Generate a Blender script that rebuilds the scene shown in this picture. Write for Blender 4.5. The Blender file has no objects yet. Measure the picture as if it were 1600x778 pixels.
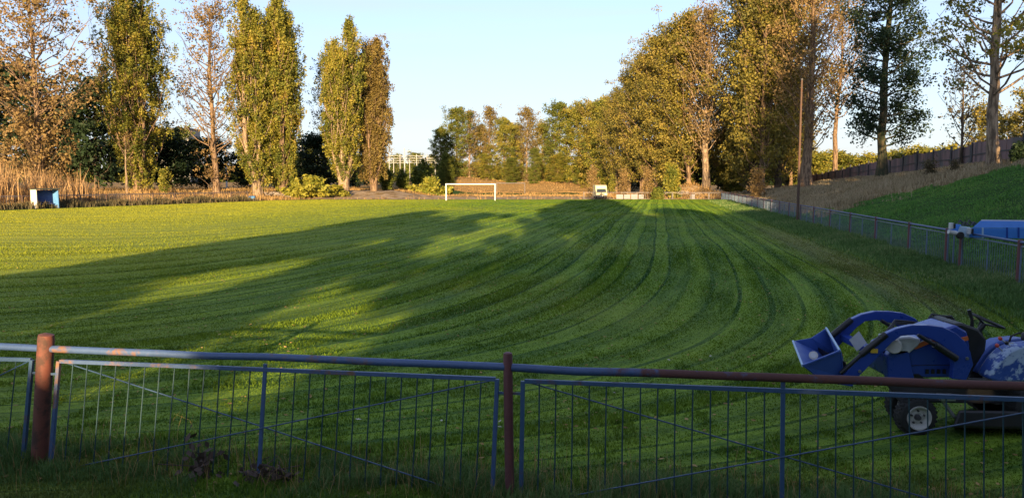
import bpy, math
import numpy as np
from mathutils import Vector
rad = math.radians
SC = bpy.context.scene
COL = SC.collection

# ------------------------------------------------------------------ camera, sky, sun, exposure
F_PX, CX, CY, EYE = 1155.0, 800.0, 389.0, 2.8
PITCH = math.atan(105.0 / F_PX)
cam_d = bpy.data.cameras.new("camera"); cam = bpy.data.objects.new("camera", cam_d); COL.objects.link(cam)
cam.location = (0, 0, EYE); cam.rotation_euler = (math.pi/2 - PITCH, 0, 0)
cam_d.sensor_width = 36.0; cam_d.lens = 36.0 * F_PX / 1600.0
cam_d.clip_start = 0.05; cam_d.clip_end = 5000.0
SC.camera = cam

SUN_EL, SUN_AZ = 10.0, 185.2            # azimuth clockwise from +Y (the view direction)
world = bpy.data.worlds.new("World"); SC.world = world; world.use_nodes = True
nt = world.node_tree; bg = nt.nodes["Background"]
sky = nt.nodes.new("ShaderNodeTexSky"); sky.sky_type = 'NISHITA'; sky.sun_disc = False
sky.sun_elevation = rad(SUN_EL); sky.sun_rotation = rad(SUN_AZ)
sky.altitude = 100; sky.air_density = 1.0; sky.dust_density = 1.0; sky.ozone_density = 3.4
_tc = nt.nodes.new("ShaderNodeTexCoord"); _sp = nt.nodes.new("ShaderNodeSeparateXYZ"); nt.links.new(_tc.outputs["Generated"], _sp.inputs[0])
_mr = nt.nodes.new("ShaderNodeMapRange"); nt.links.new(_sp.outputs[2], _mr.inputs[0])
for _k, _v in zip(("From Min", "From Max", "To Min", "To Max"), (0.0, .34, .72, .32)): _mr.inputs[_k].default_value = _v
_mp = nt.nodes.new("ShaderNodeMapping"); _mp.inputs["Scale"].default_value = (1.2, 3.0, 14.0); _mp.inputs["Rotation"].default_value = (0, rad(9), 0); nt.links.new(_tc.outputs["Generated"], _mp.inputs[0])
_no = nt.nodes.new("ShaderNodeTexNoise"); _no.inputs["Scale"].default_value = 2.2; _no.inputs["Detail"].default_value = 5; nt.links.new(_mp.outputs[0], _no.inputs[0])
_m2 = nt.nodes.new("ShaderNodeMapRange"); nt.links.new(_no.outputs[0], _m2.inputs[0])
for _k, _v in zip(("From Min", "From Max", "To Min", "To Max"), (.45, .8, 0, .16)): _m2.inputs[_k].default_value = _v
_ad = nt.nodes.new("ShaderNodeMath"); _ad.operation = 'ADD'; nt.links.new(_mr.outputs[0], _ad.inputs[0]); nt.links.new(_m2.outputs[0], _ad.inputs[1])
_mx = nt.nodes.new("ShaderNodeMix"); _mx.data_type = 'RGBA'; nt.links.new(_ad.outputs[0], _mx.inputs[0]); nt.links.new(sky.outputs[0], _mx.inputs[6]); _mx.inputs[7].default_value = (2.25, 2.12, 2.38, 1)
nt.links.new(_mx.outputs[2], bg.inputs[0]); bg.inputs[1].default_value = 0.118
sun_d = bpy.data.lights.new("sun", 'SUN'); sun_d.energy = 5.0; sun_d.angle = rad(0.53); sun_d.color = (1.0, 0.70, 0.36)
sun = bpy.data.objects.new("sun", sun_d); COL.objects.link(sun)
_a = rad(SUN_AZ); _e = rad(SUN_EL)
sun_vec = Vector((math.sin(_a)*math.cos(_e), math.cos(_a)*math.cos(_e), math.sin(_e)))
sun.rotation_euler = sun_vec.to_track_quat('Z', 'Y').to_euler(); sun.location = (0, -20, 40)
SC.view_settings.view_transform = 'Standard'; SC.view_settings.look = 'None'
SC.view_settings.gamma = 1.0; SC.view_settings.exposure = 1.66
SC.render.engine = 'CYCLES'
SC.cycles.use_denoising = True
SC.cycles.max_bounces = 5; SC.cycles.diffuse_bounces = 2; SC.cycles.glossy_bounces = 2
SC.cycles.transmission_bounces = 3; SC.cycles.transparent_max_bounces = 4

# ------------------------------------------------------------------ helpers
_FW = np.array((0, math.cos(PITCH), -math.sin(PITCH))); _UP = np.array((0, math.sin(PITCH), math.cos(PITCH)))
def ray(px, py):
    return np.array((1.0, 0, 0))*(px-CX)/F_PX + _UP*(CY-py)/F_PX + _FW
def at(px, py, Y):                      # point of the place seen at that pixel, Y metres ahead
    d = ray(px, py); return np.array((0, 0, EYE)) + d*(Y/d[1])
TH = rad(11.26); CT, ST = math.cos(TH), math.sin(TH)
def LV(X, Y): return X*CT - Y*ST, X*ST + Y*CT      # across / along the pitch
def XY(L, V): return L*CT + V*ST, -L*ST + V*CT
def sstep(a, b, x): t = np.clip((x-a)/(b-a), 0, 1); return t*t*(3-2*t)
def hash2(ix, iy, s=0):
    h = np.sin(ix*127.1 + iy*311.7 + s*74.7)*43758.5453; return h - np.floor(h)
def vnoise(x, y, s=0):
    x = np.asarray(x, float); y = np.asarray(y, float)
    ix, iy = np.floor(x), np.floor(y); fx, fy = x-ix, y-iy; fx = fx*fx*(3-2*fx); fy = fy*fy*(3-2*fy)
    return (hash2(ix, iy, s)*(1-fx)+hash2(ix+1, iy, s)*fx)*(1-fy) + (hash2(ix, iy+1, s)*(1-fx)+hash2(ix+1, iy+1, s)*fx)*fy

LF0, LF1 = np.array((-57.5, 64.0)), np.array((-38.5, 108.0))      # left fence line
_ld = (LF1-LF0)/np.linalg.norm(LF1-LF0); _ln = np.array((-_ld[1], _ld[0]))  # normal to the left
def left_dist(X, Y): return (X-LF0[0])*_ln[0] + (Y-LF0[1])*_ln[1]
def tz(X, Y):
    X = np.asarray(X, float); Y = np.asarray(Y, float)
    L, V = LV(X, Y)
    zt = np.interp(V, [-20, 20, 52, 88, 120, 150, 200, 260], [5.2, 5.0, 4.6, 3.7, 2.7, 1.6, 1.2, 0.8])
    emb = np.clip((L-10.3)/15.5, 0, 1); emb = emb*0.75 + 0.25*emb*emb*(3-2*emb)
    z = zt*emb*sstep(-6, 4, V)
    d = left_dist(X, Y)
    z = z + 1.15*sstep(2, 16, d)*sstep(10, 40, Y)
    far = sstep(117, 135, Y)*sstep(-14, -24, X)*1.1*(1-sstep(2, 16, d))     # raised scrub beyond the far left corner
    z = z + far
    z = z + 2.5*sstep(192, 203, Y)*(1-0.45*sstep(214, 235, Y))*sstep(-45, -20, X)*sstep(60, 24, X)*(.8+.4*vnoise(X*.12, Y*.1, 3))   # low dry bank at the far end
    z = z + 1.25*sstep(198, 230, Y)*sstep(-20, -45, X)
    mx, my = 29.0, 126.0
    z = z + 2.3*np.exp(-(((X-mx)/6.0)**2 + ((Y-my)/4.0)**2))*(.8+.4*vnoise(X*.5, Y*.5, 5))       # earth mound
    z = z + 1.25*sstep(4.9, 1.2, Y+.16*X)                               # bank under the viewer
    rough = sstep(9.2, 12, L) + sstep(1, 4, d) + sstep(118, 125, Y)
    z = z + np.clip(rough, 0, 1)*((vnoise(X*.35, Y*.35, 1)-.5)*.35 + (vnoise(X*1.3, Y*1.3, 2)-.5)*.10)
    return z

def tag(o, label=None, cat=None, group=None, kind=None):
    if label: o["label"] = label
    if cat: o["category"] = cat
    if group: o["group"] = group
    if kind: o["kind"] = kind
    return o
def empty(name, loc, label, cat, group=None, rz=0):
    o = bpy.data.objects.new(name, None); COL.objects.link(o); o.location = Vector(loc); o.rotation_euler.z = rz
    o.empty_display_size = .2
    return tag(o, label, cat, group)
def np_mesh(name, V, faces, mat, attrs=None, smooth=False, fattr=None):
    """V (n,3); faces (m,k) array of equal-size faces, or list of arrays"""
    me = bpy.data.meshes.new(name)
    V = np.asarray(V, np.float32)
    fl = faces if isinstance(faces, list) else [faces]
    fl = [np.asarray(f, np.int32) for f in fl if len(f)]
    me.vertices.add(len(V)); me.vertices.foreach_set("co", V.ravel())
    loops = np.concatenate([f.ravel() for f in fl]); cnt = np.concatenate([np.full(len(f), f.shape[1], np.int32) for f in fl])
    me.loops.add(len(loops)); me.loops.foreach_set("vertex_index", loops)
    me.polygons.add(len(cnt)); st = np.concatenate(([0], np.cumsum(cnt)[:-1])).astype(np.int32)
    me.polygons.foreach_set("loop_start", st); me.polygons.foreach_set("loop_total", cnt)
    if smooth: me.polygons.foreach_set("use_smooth", np.ones(len(cnt), bool))
    me.update(calc_edges=True); me.validate()
    for k, a in (attrs or {}).items():
        at_ = me.attributes.new(k, 'FLOAT', 'POINT'); at_.data.foreach_set("value", np.asarray(a, np.float32))
    for k, a in (fattr or {}).items():
        at_ = me.attributes.new(k, 'FLOAT', 'FACE'); at_.data.foreach_set("value", np.asarray(a, np.float32))
    if mat: me.materials.append(mat)
    return me
def link(name, me, parent=None, loc=None):
    o = bpy.data.objects.new(name, me); COL.objects.link(o)
    if parent is not None: o.parent = parent
    if loc is not None: o.location = Vector(loc)
    return o

class MB:                                # collects shapes into one mesh; coordinates relative to an origin
    def __init__(s, org=(0, 0, 0)): s.v = []; s.q = []; s.n = []; s.org = np.array(org, float)
    def _add(s, V, F):
        b = len(s.v); s.v.extend([tuple(np.asarray(p, float)-s.org) for p in V]); s.n.extend([tuple(i+b for i in f) for f in F]); return s
    def hexa(s, c): # 8 corners: bottom 4, top 4
        return s._add(c, [(0, 3, 2, 1), (4, 5, 6, 7), (0, 1, 5, 4), (1, 2, 6, 5), (2, 3, 7, 6), (3, 0, 4, 7)])
    def box(s, c, sz, rz=0):
        x, y, z = [k/2 for k in sz]; cs, sn = math.cos(rz), math.sin(rz); P = []
        for dz in (-z, z):
            for dx, dy in ((-x, -y), (x, -y), (x, y), (-x, y)):
                P.append((c[0]+dx*cs-dy*sn, c[1]+dx*sn+dy*cs, c[2]+dz))
        return s.hexa(P)
    def tube(s, pts, r, n=8, cap=True):
        pts = [np.asarray(p, float) for p in pts]; m = len(pts)
        rs = [r]*m if np.isscalar(r) else list(r); V = []; F = []
        up = np.array((0, 0, 1.0)); prev = None
        for i, p in enumerate(pts):
            t = pts[min(i+1, m-1)]-pts[max(i-1, 0)]; t = t/(np.linalg.norm(t)+1e-9)
            if prev is None:
                a = np.cross(t, up if abs(t[2]) < .9 else np.array((0, 1.0, 0)))
            else: a = prev - t*np.dot(prev, t)
            a /= np.linalg.norm(a); prev = a; b = np.cross(t, a)
            for k in range(n):
                w = 2*math.pi*k/n; V.append(p + rs[i]*(a*math.cos(w)+b*math.sin(w)))
        for i in range(m-1):
            for k in range(n):
                F.append((i*n+k, i*n+(k+1) % n, (i+1)*n+(k+1) % n, (i+1)*n+k))
        if cap: F.append(tuple(range(n-1, -1, -1))); F.append(tuple((m-1)*n+k for k in range(n)))
        return s._add(V, F)
    def bar(s, a, b, w, d, side=(0, 1, 0)):  # rectangular bar a->b, width w along cross(t,side), depth d along side
        a = np.asarray(a, float); b = np.asarray(b, float); t = b-a; t /= np.linalg.norm(t)
        sd = np.asarray(side, float); sd = sd - t*np.dot(sd, t); sd /= np.linalg.norm(sd); u = np.cross(sd, t)
        P = [p + su*u*w/2 + sv*sd*d/2 for p in (a, b) for su, sv in ((-1, -1), (1, -1), (1, 1), (-1, 1))]
        return s.hexa(P)
    def prism(s, poly, d):               # polygon (3-D points) extruded by vector d
        n = len(poly); d = np.asarray(d, float); P = [np.asarray(p, float) for p in poly]
        return s._add(P + [p+d for p in P], [tuple(range(n)), tuple(range(2*n-1, n-1, -1))] + [(i, i+n, (i+1) % n+n, (i+1) % n) for i in range(n)])
    def lathe(s, c, axis, prof, n=24):   # prof: (dist along axis, radius)
        ax = np.asarray(axis, float); ax /= np.linalg.norm(ax)
        a = np.cross(ax, (0, 0, 1.0) if abs(ax[2]) < .9 else (1.0, 0, 0)); a /= np.linalg.norm(a); b = np.cross(ax, a)
        V = []; F = []
        for h, r in prof:
            for k in range(n):
                w = 2*math.pi*k/n; V.append(np.asarray(c)+ax*h+r*(a*math.cos(w)+b*math.sin(w)))
        for i in range(len(prof)-1):
            for k in range(n): F.append((i*n+k, i*n+(k+1) % n, (i+1)*n+(k+1) % n, (i+1)*n+k))
        F.append(tuple(range(n-1, -1, -1))); F.append(tuple((len(prof)-1)*n+k for k in range(n)))
        return s._add(V, F)
    def build(s, name, mat, parent=None, bevel=0, smooth=False, loc=None, label=None, rz=None):
        me = bpy.data.meshes.new(name); me.from_pydata(s.v, [], s.n); me.update()
        import bmesh
        bm = bmesh.new(); bm.from_mesh(me); bmesh.ops.recalc_face_normals(bm, faces=bm.faces); bm.to_mesh(me); bm.free()
        if smooth:
            for p in me.polygons: p.use_smooth = True
            try: me.set_sharp_from_angle(angle=rad(38))
            except Exception: pass
        me.materials.append(mat)
        o = link(name, me, parent, loc)
        if bevel:
            m = o.modifiers.new("bevel", 'BEVEL'); m.width = bevel; m.segments = 2; m.limit_method = 'ANGLE'
        if label: o["label"] = label
        return o

# ------------------------------------------------------------------ materials
MATS = {}
class NB:
    def __init__(s, name):
        s.m = bpy.data.materials.new(name); s.m.use_nodes = True; s.t = s.m.node_tree; s.b = s.t.nodes["Principled BSDF"]
    def n(s, ty, **kw):
        nd = s.t.nodes.new(ty)
        for k, v in kw.items(): setattr(nd, k, v)
        return nd
    def l(s, a, b): s.t.links.new(a, b)
    def attr(s, name): return s.n("ShaderNodeAttribute", attribute_name=name).outputs["Fac"]
    def noise(s, scale, detail=3, rough=.55, vec=None, dist=0):
        nd = s.n("ShaderNodeTexNoise"); nd.inputs["Scale"].default_value = scale; nd.inputs["Detail"].default_value = detail
        nd.inputs["Roughness"].default_value = rough; nd.inputs["Distortion"].default_value = dist
        if vec is None: vec = s.n("ShaderNodeTexCoord").outputs["Object"]
        s.l(vec, nd.inputs["Vector"]); return nd.outputs["Fac"]
    def noise1(s, w, scale, detail=2):
        nd = s.n("ShaderNodeTexNoise", noise_dimensions='1D'); nd.inputs["Scale"].default_value = scale; nd.inputs["Detail"].default_value = detail
        s.l(w, nd.inputs["W"]); return nd.outputs["Fac"]
    def ramp(s, f, a, b, c0=0.0, c1=1.0):
        nd = s.n("ShaderNodeMapRange"); nd.interpolation_type = 'SMOOTHSTEP'
        for k, v in zip(("From Min", "From Max", "To Min", "To Max"), (a, b, c0, c1)): nd.inputs[k].default_value = v
        s.l(f, nd.inputs["Value"]); return nd.outputs["Result"]
    def mix(s, f, a, b):
        nd = s.n("ShaderNodeMix", data_type='RGBA')
        for sock, v in ((nd.inputs[0], f), (nd.inputs[6], a), (nd.inputs[7], b)):
            if hasattr(v, "is_output"): s.l(v, sock)
            elif isinstance(v, (tuple, list)): sock.default_value = (*v[:3], 1)
            else: sock.default_value = v
        return nd.outputs[2]
    def math(s, op, a, b=None):
        nd = s.n("ShaderNodeMath", operation=op)
        for i, v in enumerate((a, b)):
            if v is None: continue
            if hasattr(v, "is_output"): s.l(v, nd.inputs[i])
            else: nd.inputs[i].default_value = v
        return nd.outputs[0]
    def bump(s, h, strength=.5, dist=.05):
        nd = s.n("ShaderNodeBump"); nd.inputs["Strength"].default_value = strength; nd.inputs["Distance"].default_value = dist
        s.l(h, nd.inputs["Height"]); s.l(nd.outputs[0], s.b.inputs["Normal"])
    def col(s, c): 
        if hasattr(c, "is_output"): s.l(c, s.b.inputs["Base Color"])
        else: s.b.inputs["Base Color"].default_value = (*c, 1)
    def set(s, rough=.8, metal=0, spec=None):
        s.b.inputs["Roughness"].default_value = rough; s.b.inputs["Metallic"].default_value = metal
        if spec is not None: s.b.inputs["Specular IOR Level"].default_value = spec
        return s.m

LEAF_GAIN = 1.25
def leaf_mat(name, c0, c1, c2, trans=.35, rough=.6):
    c0, c1, c2 = [tuple(v*LEAF_GAIN for v in c) for c in (c0, c1, c2)]
    b = NB(name); t = b.attr("tint"); g = b.noise(.22, 2)
    k = b.math('ADD', b.math('MULTIPLY', t, .75), b.math('MULTIPLY', b.math('SUBTRACT', g, .5), 1.1))
    c = b.mix(b.ramp(k, .1, .45), c0, c1); c = b.mix(b.ramp(k, .5, .95), c, c2)
    b.col(c); b.set(rough, spec=.25)
    tr = b.n("ShaderNodeBsdfTranslucent"); b.l(c, tr.inputs[0])
    mx = b.n("ShaderNodeMixShader"); mx.inputs[0].default_value = trans
    b.l(b.b.outputs[0], mx.inputs[1]); b.l(tr.outputs[0], mx.inputs[2])
    b.l(mx.outputs[0], b.t.nodes["Material Output"].inputs[0]); return b.m
M = {}
M['poplar'] = leaf_mat("poplar leaves", (.07, .088, .015), (.185, .175, .027), (.30, .215, .04))
M['poplar_brown'] = leaf_mat("browning poplar leaves", (.10, .075, .025), (.17, .125, .036), (.14, .13, .03))
M['golden'] = leaf_mat("golden autumn leaves", (.085, .084, .020), (.185, .155, .03), (.28, .205, .05))
M['brown'] = leaf_mat("brown autumn leaves", (.12, .08, .032), (.20, .135, .055), (.16, .13, .045))
M['green'] = leaf_mat("green leaves", (.05, .068, .012), (.11, .125, .02), (.17, .155, .03))
M['dark'] = leaf_mat("dark green leaves", (.010, .022, .010), (.018, .035, .014), (.035, .05, .018), .2)
M['yellowgreen'] = leaf_mat("yellow green leaves", (.12, .14, .02), (.22, .21, .03), (.30, .25, .035))
M['grey_brown'] = leaf_mat("thin grey brown leaves", (.06, .055, .03), (.11, .09, .045), (.17, .12, .05))
M['straw'] = leaf_mat("dry straw", (.20, .125, .05), (.33, .21, .085), (.40, .28, .13), .3, .8)
M['tan'] = leaf_mat("grey tan dry grass", (.18, .14, .08), (.29, .235, .14), (.37, .30, .20), .3, .8)
M['reed'] = leaf_mat("dry reed stalks", (.22, .13, .06), (.34, .22, .11), (.42, .30, .17), .2, .8)
M['wild'] = leaf_mat("wild green grass", (.045, .095, .022), (.095, .165, .045), (.22, .23, .10), .35)
M['bankgrass'] = leaf_mat("bank grass", (.06, .145, .03), (.09, .21, .038), (.17, .24, .055), .35)

def bark(name, a, b_, sc=5.5):
    b = NB(name); tc = b.n("ShaderNodeTexCoord"); mp = b.n("ShaderNodeMapping"); mp.inputs["Scale"].default_value = (1, 1, .18)
    b.l(tc.outputs["Object"], mp.inputs[0]); f = b.noise(sc, 5, .65, mp.outputs[0])
    b.col(b.mix(b.ramp(f, .40, .60), a, b_)); b.bump(f, 1.0, .15); M[name] = b.set(.9)
bark('bark_pale', (.10, .07, .045), (.32, .235, .16)); bark('bark_dark', (.035, .026, .018), (.11, .08, .055)); bark('bark_brown', (.08, .05, .03), (.24, .16, .10))
bark('bark_ivy', (.02, .03, .012), (.07, .055, .03))

def stripes(b):                          # mown swaths: follows the mower's rounded laps
    phi = b.attr("phi"); along = b.attr("along")
    cmb = b.n("ShaderNodeCombineXYZ"); b.l(b.math('MULTIPLY', phi, 1.0), cmb.inputs[0]); b.l(b.math('MULTIPLY', along, .12), cmb.inputs[1])
    warp = b.noise(.6, 2, .5, cmb.outputs[0])
    ph = b.math('MULTIPLY', b.math('ADD', phi, b.math('MULTIPLY', warp, .6)), 1.4)
    s1 = b.math('SINE', b.math('MULTIPLY', ph, 2*math.pi/1.75))             # broad light / dark laps
    n1 = b.noise1(ph, 1.5, 4)
    cm2 = b.n("ShaderNodeCombineXYZ"); b.l(b.math('MULTIPLY', ph, 3.2), cm2.inputs[0]); b.l(b.math('MULTIPLY', along, .35), cm2.inputs[1])
    n2 = b.noise(1.0, 5, .62, cm2.outputs[0])
    cm3 = b.n("ShaderNodeCombineXYZ"); b.l(b.math('MULTIPLY', ph, 11.0), cm3.inputs[0]); b.l(b.math('MULTIPLY', along, 1.1), cm3.inputs[1])
    n2 = b.math('ADD', b.math('MULTIPLY', n2, .62), b.math('MULTIPLY', b.noise(1.0, 4, .65, cm3.outputs[0]), .38))
    ln = b.math('SINE', b.math('MULTIPLY', ph, 2*math.pi/.93))
    return s1, n1, n2, ln
def lawn(name, blade=False):
    b = NB(name); s1, n1, n2, ln = stripes(b)
    k = b.math('ADD', b.math('MULTIPLY', s1, .06), b.math('ADD', b.math('MULTIPLY', n1, .22), b.math('MULTIPLY', n2, .74)))
    k = b.math('SUBTRACT', k, b.math('MULTIPLY', b.math('MULTIPLY', b.math('MULTIPLY', b.ramp(ln, .78, 1.0), b.ramp(n1, .36, .60, .25, 1)), b.ramp(n2, .38, .54)), .34))
    big = b.noise(.09, 3)
    fine = b.noise(14 if not blade else 9, 4, .7)
    k2 = b.math('ADD', k, b.math('MULTIPLY', b.math('SUBTRACT', fine, .5), .55))
    c = b.mix(b.ramp(k2, .20, .74), (.020, .072, .010), (.170, .272, .024))
    c = b.mix(b.ramp(big, .4, .75, 0, .3), c, (.28, .29, .026))
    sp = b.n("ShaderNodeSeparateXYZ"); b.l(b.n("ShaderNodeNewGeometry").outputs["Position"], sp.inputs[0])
    c = b.mix(b.math('MULTIPLY', b.ramp(sp.outputs[0], 2, -34, 0, .85), b.ramp(k2, .2, .6, .4, 1)), c, (.36, .35, .034))   # sunlit yellow painted into the turf colour towards the left side
    dry = b.attr("dry"); c = b.mix(b.math('MULTIPLY', dry, b.ramp(fine, .3, .7, .35, 1)), c, (.13, .11, .045))
    b.col(c); b.set(.85, spec=.15)
    if not blade:
        h = b.math('ADD', b.math('MULTIPLY', n2, .8), b.math('MULTIPLY', fine, .5)); b.bump(h, .8, .05)
    else:
        tr = b.n("ShaderNodeBsdfTranslucent"); b.l(c, tr.inputs[0]); mx = b.n("ShaderNodeMixShader"); mx.inputs[0].default_value = .4
        b.l(b.b.outputs[0], mx.inputs[1]); b.l(tr.outputs[0], mx.inputs[2]); b.l(mx.outputs[0], b.t.nodes["Material Output"].inputs[0])
    return b.m
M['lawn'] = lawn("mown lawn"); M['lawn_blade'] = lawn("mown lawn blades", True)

def ground_mat():
    b = NB("rough ground"); dry, dirt = b.attr("dry"), b.attr("dirt")
    n = b.noise(.7, 5, .6); f = b.noise(6, 5, .7)
    green = b.mix(b.ramp(f, .3, .7), (.016, .05, .009), (.045, .10, .018))
    straw = b.mix(b.ramp(f, .25, .75), (.13, .085, .035), (.30, .20, .09))
    c = b.mix(b.ramp(b.math('ADD', dry, b.math('MULTIPLY', b.math('SUBTRACT', n, .5), .9)), .35, .65), green, straw)
    soil = b.mix(f, (.26, .19, .12), (.52, .41, .29))
    c = b.mix(b.ramp(b.math('ADD', dirt, b.math('MULTIPLY', b.math('SUBTRACT', n, .5), .8)), .4, .6), c, soil)
    b.col(c); b.bump(f, .8, .15); return b.set(.95, spec=.1)
M['ground'] = ground_mat()

def paint(name, c, rust=(.16, .055, .03), amt=.5, rough=.45, sc=9, spread=.12, grad=None, metal=0):
    b = NB(name); f = b.noise(sc, 6, .68); g = b.noise(sc*.28, 3, .5)
    k = b.math('ADD', b.math('MULTIPLY', f, .5), b.math('MULTIPLY', g, .5))
    if grad:
        sp = b.n("ShaderNodeSeparateXYZ"); b.l(b.n("ShaderNodeNewGeometry").outputs["Position"], sp.inputs[0])
        k = b.math('ADD', k, b.ramp(sp.outputs[0], grad[0], grad[1], grad[2], grad[3]))
    cc = b.mix(b.noise(sc*2, 3), tuple(x*.75 for x in c), tuple(min(1, x*1.2) for x in c))
    c2 = b.mix(b.ramp(k, amt, amt+spread), cc, b.mix(f, tuple(x*.5 for x in rust), rust))
    b.col(c2); b.bump(k, .35, .01); b.l(b.ramp(k, amt, amt+spread, rough, .85), b.b.inputs["Roughness"]); b.b.inputs["Metallic"].default_value = metal
    return b.m
M['rail_blue'] = paint("worn blue paint", (.04, .078, .19), amt=.57)
M['rail_left'] = paint("pale worn blue paint", (.055, .10, .22), rust=(.22, .12, .08), amt=.54, grad=(-4.4, -3.2, .06, 0))
M['rail_right'] = paint("blue paint worn to rust", (.04, .078, .18), rust=(.115, .045, .04), amt=.55, grad=(.4, 1.8, 0, .22))
M['frame_blue'] = paint("blue painted steel frame", (.042, .088, .18), rust=(.14, .07, .06), amt=.53)
M['rod'] = paint("dark teal painted rods", (.02, .055, .075), rust=(.10, .06, .04), amt=.60)
M['brace'] = paint("dull blue painted braces", (.025, .06, .13), rust=(.10, .06, .04), amt=.60)
M['post_rust'] = paint("rusty red post", (.16, .05, .036), rust=(.08, .04, .032), amt=.46, rough=.7)
M['post_red'] = paint("dark red painted post", (.12, .042, .046), rust=(.07, .035, .035), amt=.58, rough=.6)
M['pole_rust'] = paint("rusty pole", (.085, .05, .036), rust=(.13, .05, .03), amt=.5, rough=.8, sc=3)
M['white'] = paint("white paint", (.78, .78, .76), rust=(.45, .42, .38), amt=.66)
M['board'] = paint("white boards", (.15, .15, .18), rust=(.35, .33, .33), amt=.6, sc=2)
M['far_rail'] = paint("dull far fence steel", (.11, .10, .11), rust=(.17, .08, .05), amt=.5, sc=2)
M['mesh_blue'] = paint("blue grey fence rods", (.11, .16, .23), rust=(.14, .10, .09), amt=.6, sc=3)
M['wood'] = None
def flat(name, c, rough=.5, metal=0, var=.25, sc=12, spec=None, coat=0):
    b = NB(name); f = b.noise(sc, 4, .6); b.col(b.mix(f, tuple(x*(1-var) for x in c), tuple(min(1, x*(1+var)) for x in c)))
    b.l(b.ramp(f, .3, .7, rough*.85, min(1, rough*1.2)), b.b.inputs["Roughness"]); b.b.inputs["Metallic"].default_value = metal
    b.b.inputs["Coat Weight"].default_value = coat
    if spec is not None: b.b.inputs["Specular IOR Level"].default_value = spec
    M[name] = b.m; return b.m
flat('machine_blue', (.018, .05, .27), .3, coat=.3, var=.12, sc=5); flat('bucket_blue', (.035, .085, .33), .45, var=.2, sc=8); flat('black_plastic', (.012, .012, .014), .45)
flat('rubber', (.015, .015, .015), .8); flat('rim_white', (.44, .43, .40), .5); flat('light_grey', (.5, .52, .54), .4); flat('orange', (.55, .14, .04), .4)
flat('yellow', (.55, .36, .04), .5); flat('steel', (.35, .36, .38), .35, .8); flat('red', (.5, .06, .04), .4); flat('dark_grey', (.05, .05, .055), .6)
M['fender_worn'] = paint('worn fender paint', (.03, .08, .32), rust=(.42, .54, .72), amt=.50, spread=.05, sc=14)
flat('boom_blue', (.05, .20, .60), .35, coat=.2, sc=2); flat('boom_light', (.35, .48, .62), .45, sc=3); flat('bench_blue', (.03, .07, .25), .6); flat('hut_white', (.72, .70, .62), .7, sc=2)
flat('hut_blue', (.10, .26, .55), .6, sc=2); flat('hut_navy', (.02, .04, .16), .7, sc=2); flat('roof_dark', (.04, .045, .04), .8); flat('van_cream', (.62, .56, .33), .4, sc=2); flat('glass_dark', (.03, .04, .05), .1)
flat('mast', (.36, .36, .36), .6); flat('building', (.25, .24, .23), .8, sc=1); flat('window_far', (.10, .12, .15), .2); flat('litter', (.40, .37, .30), .8); flat('dead_leaf', (.07, .045, .035), .9); flat('rubble', (.26, .22, .19), .9, var=.5, sc=3); flat('drum_blue', (.05, .18, .38), .5)
flat('chalk', (.55, .52, .5), .8)
def wood_mat():
    b = NB("weathered fence panels"); sp = b.n("ShaderNodeSeparateXYZ"); b.l(b.n("ShaderNodeTexCoord").outputs["Object"], sp.inputs[0])
    w = b.math('FLOOR', b.math('MULTIPLY', b.math('ADD', b.math('MULTIPLY', sp.outputs[1], 1.0), sp.outputs[0]), 1.6))
    wn = b.n("ShaderNodeTexWhiteNoise", noise_dimensions='1D'); b.l(w, wn.inputs["W"])
    c = b.mix(wn.outputs[0], (.12, .085, .09), (.26, .16, .15)); c = b.mix(b.ramp(b.noise(.5, 4), .45, .65), c, (.11, .105, .10))
    b.col(c); M['wood'] = b.set(.85)
wood_mat()

# ------------------------------------------------------------------ ground and pitch
def axis(parts):
    out = []
    for a, b, st in parts: out.append(np.arange(a, b, st))
    return np.concatenate(out + [[parts[-1][1]]])
gx = axis([(-900, -200, 50), (-200, -90, 6), (-90, 60, 1.0), (60, 150, 5), (150, 900, 50)])
gy = axis([(-300, -40, 20), (-40, -6, 4), (-6, 12, .5), (12, 136, 1.1), (136, 240, 2.5), (240, 400, 15), (400, 2000, 100)])
GX, GY = np.meshgrid(gx, gy); GZ = tz(GX, GY)
PITCH_POLY = [(-30, 4.3), (20, 4.3), (9.3+0.198*15, 15), (9.6+0.198*60, 60), (11.5+.198*112, 112), (27, 120), (18, 121), (10, 117), (-28, 116), (-36.5, 111), (-37.5, 105), (-53.5, 60), (-60, 30)]
def in_poly(X, Y, P):
    r = np.zeros(np.shape(X), bool); n = len(P)
    for i in range(n):
        x1, y1 = P[i]; x2, y2 = P[(i+1) % n]
        c = ((y1 > Y) != (y2 > Y)) & (X < (x2-x1)*(Y-y1)/((y2-y1) or 1e-9)+x1); r ^= c
    return r
ny, nx = GX.shape; ii = np.arange(ny*nx).reshape(ny, nx)
Fq = np.stack([ii[:-1, :-1], ii[:-1, 1:], ii[1:, 1:], ii[1:, :-1]], -1).reshape(-1, 4)
gL, gV = LV(GX, GY)
def dry_at(X, Y):
    L, V = LV(X, Y)
    e = sstep(10.2, 12, L)*sstep(-4, 6, V-55+(L-20)*.3 + 9*(vnoise(X*.15, Y*.15, 9)-.5)+8*(vnoise(X*.6, Y*.6, 19)-.5)) + sstep(24, 28, L)*sstep(20, 40, V)
    a = sstep(-2.5, 0, left_dist(X, Y))*sstep(20, 40, Y)
    f = sstep(117, 119, Y)*(L < 11)
    green2 = sstep(150, 158, Y)*sstep(188, 184, Y)*sstep(-30, -22, X)*sstep(20, 12, X)
    return np.clip(e+a+f, 0, 1)*(1-green2)
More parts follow.
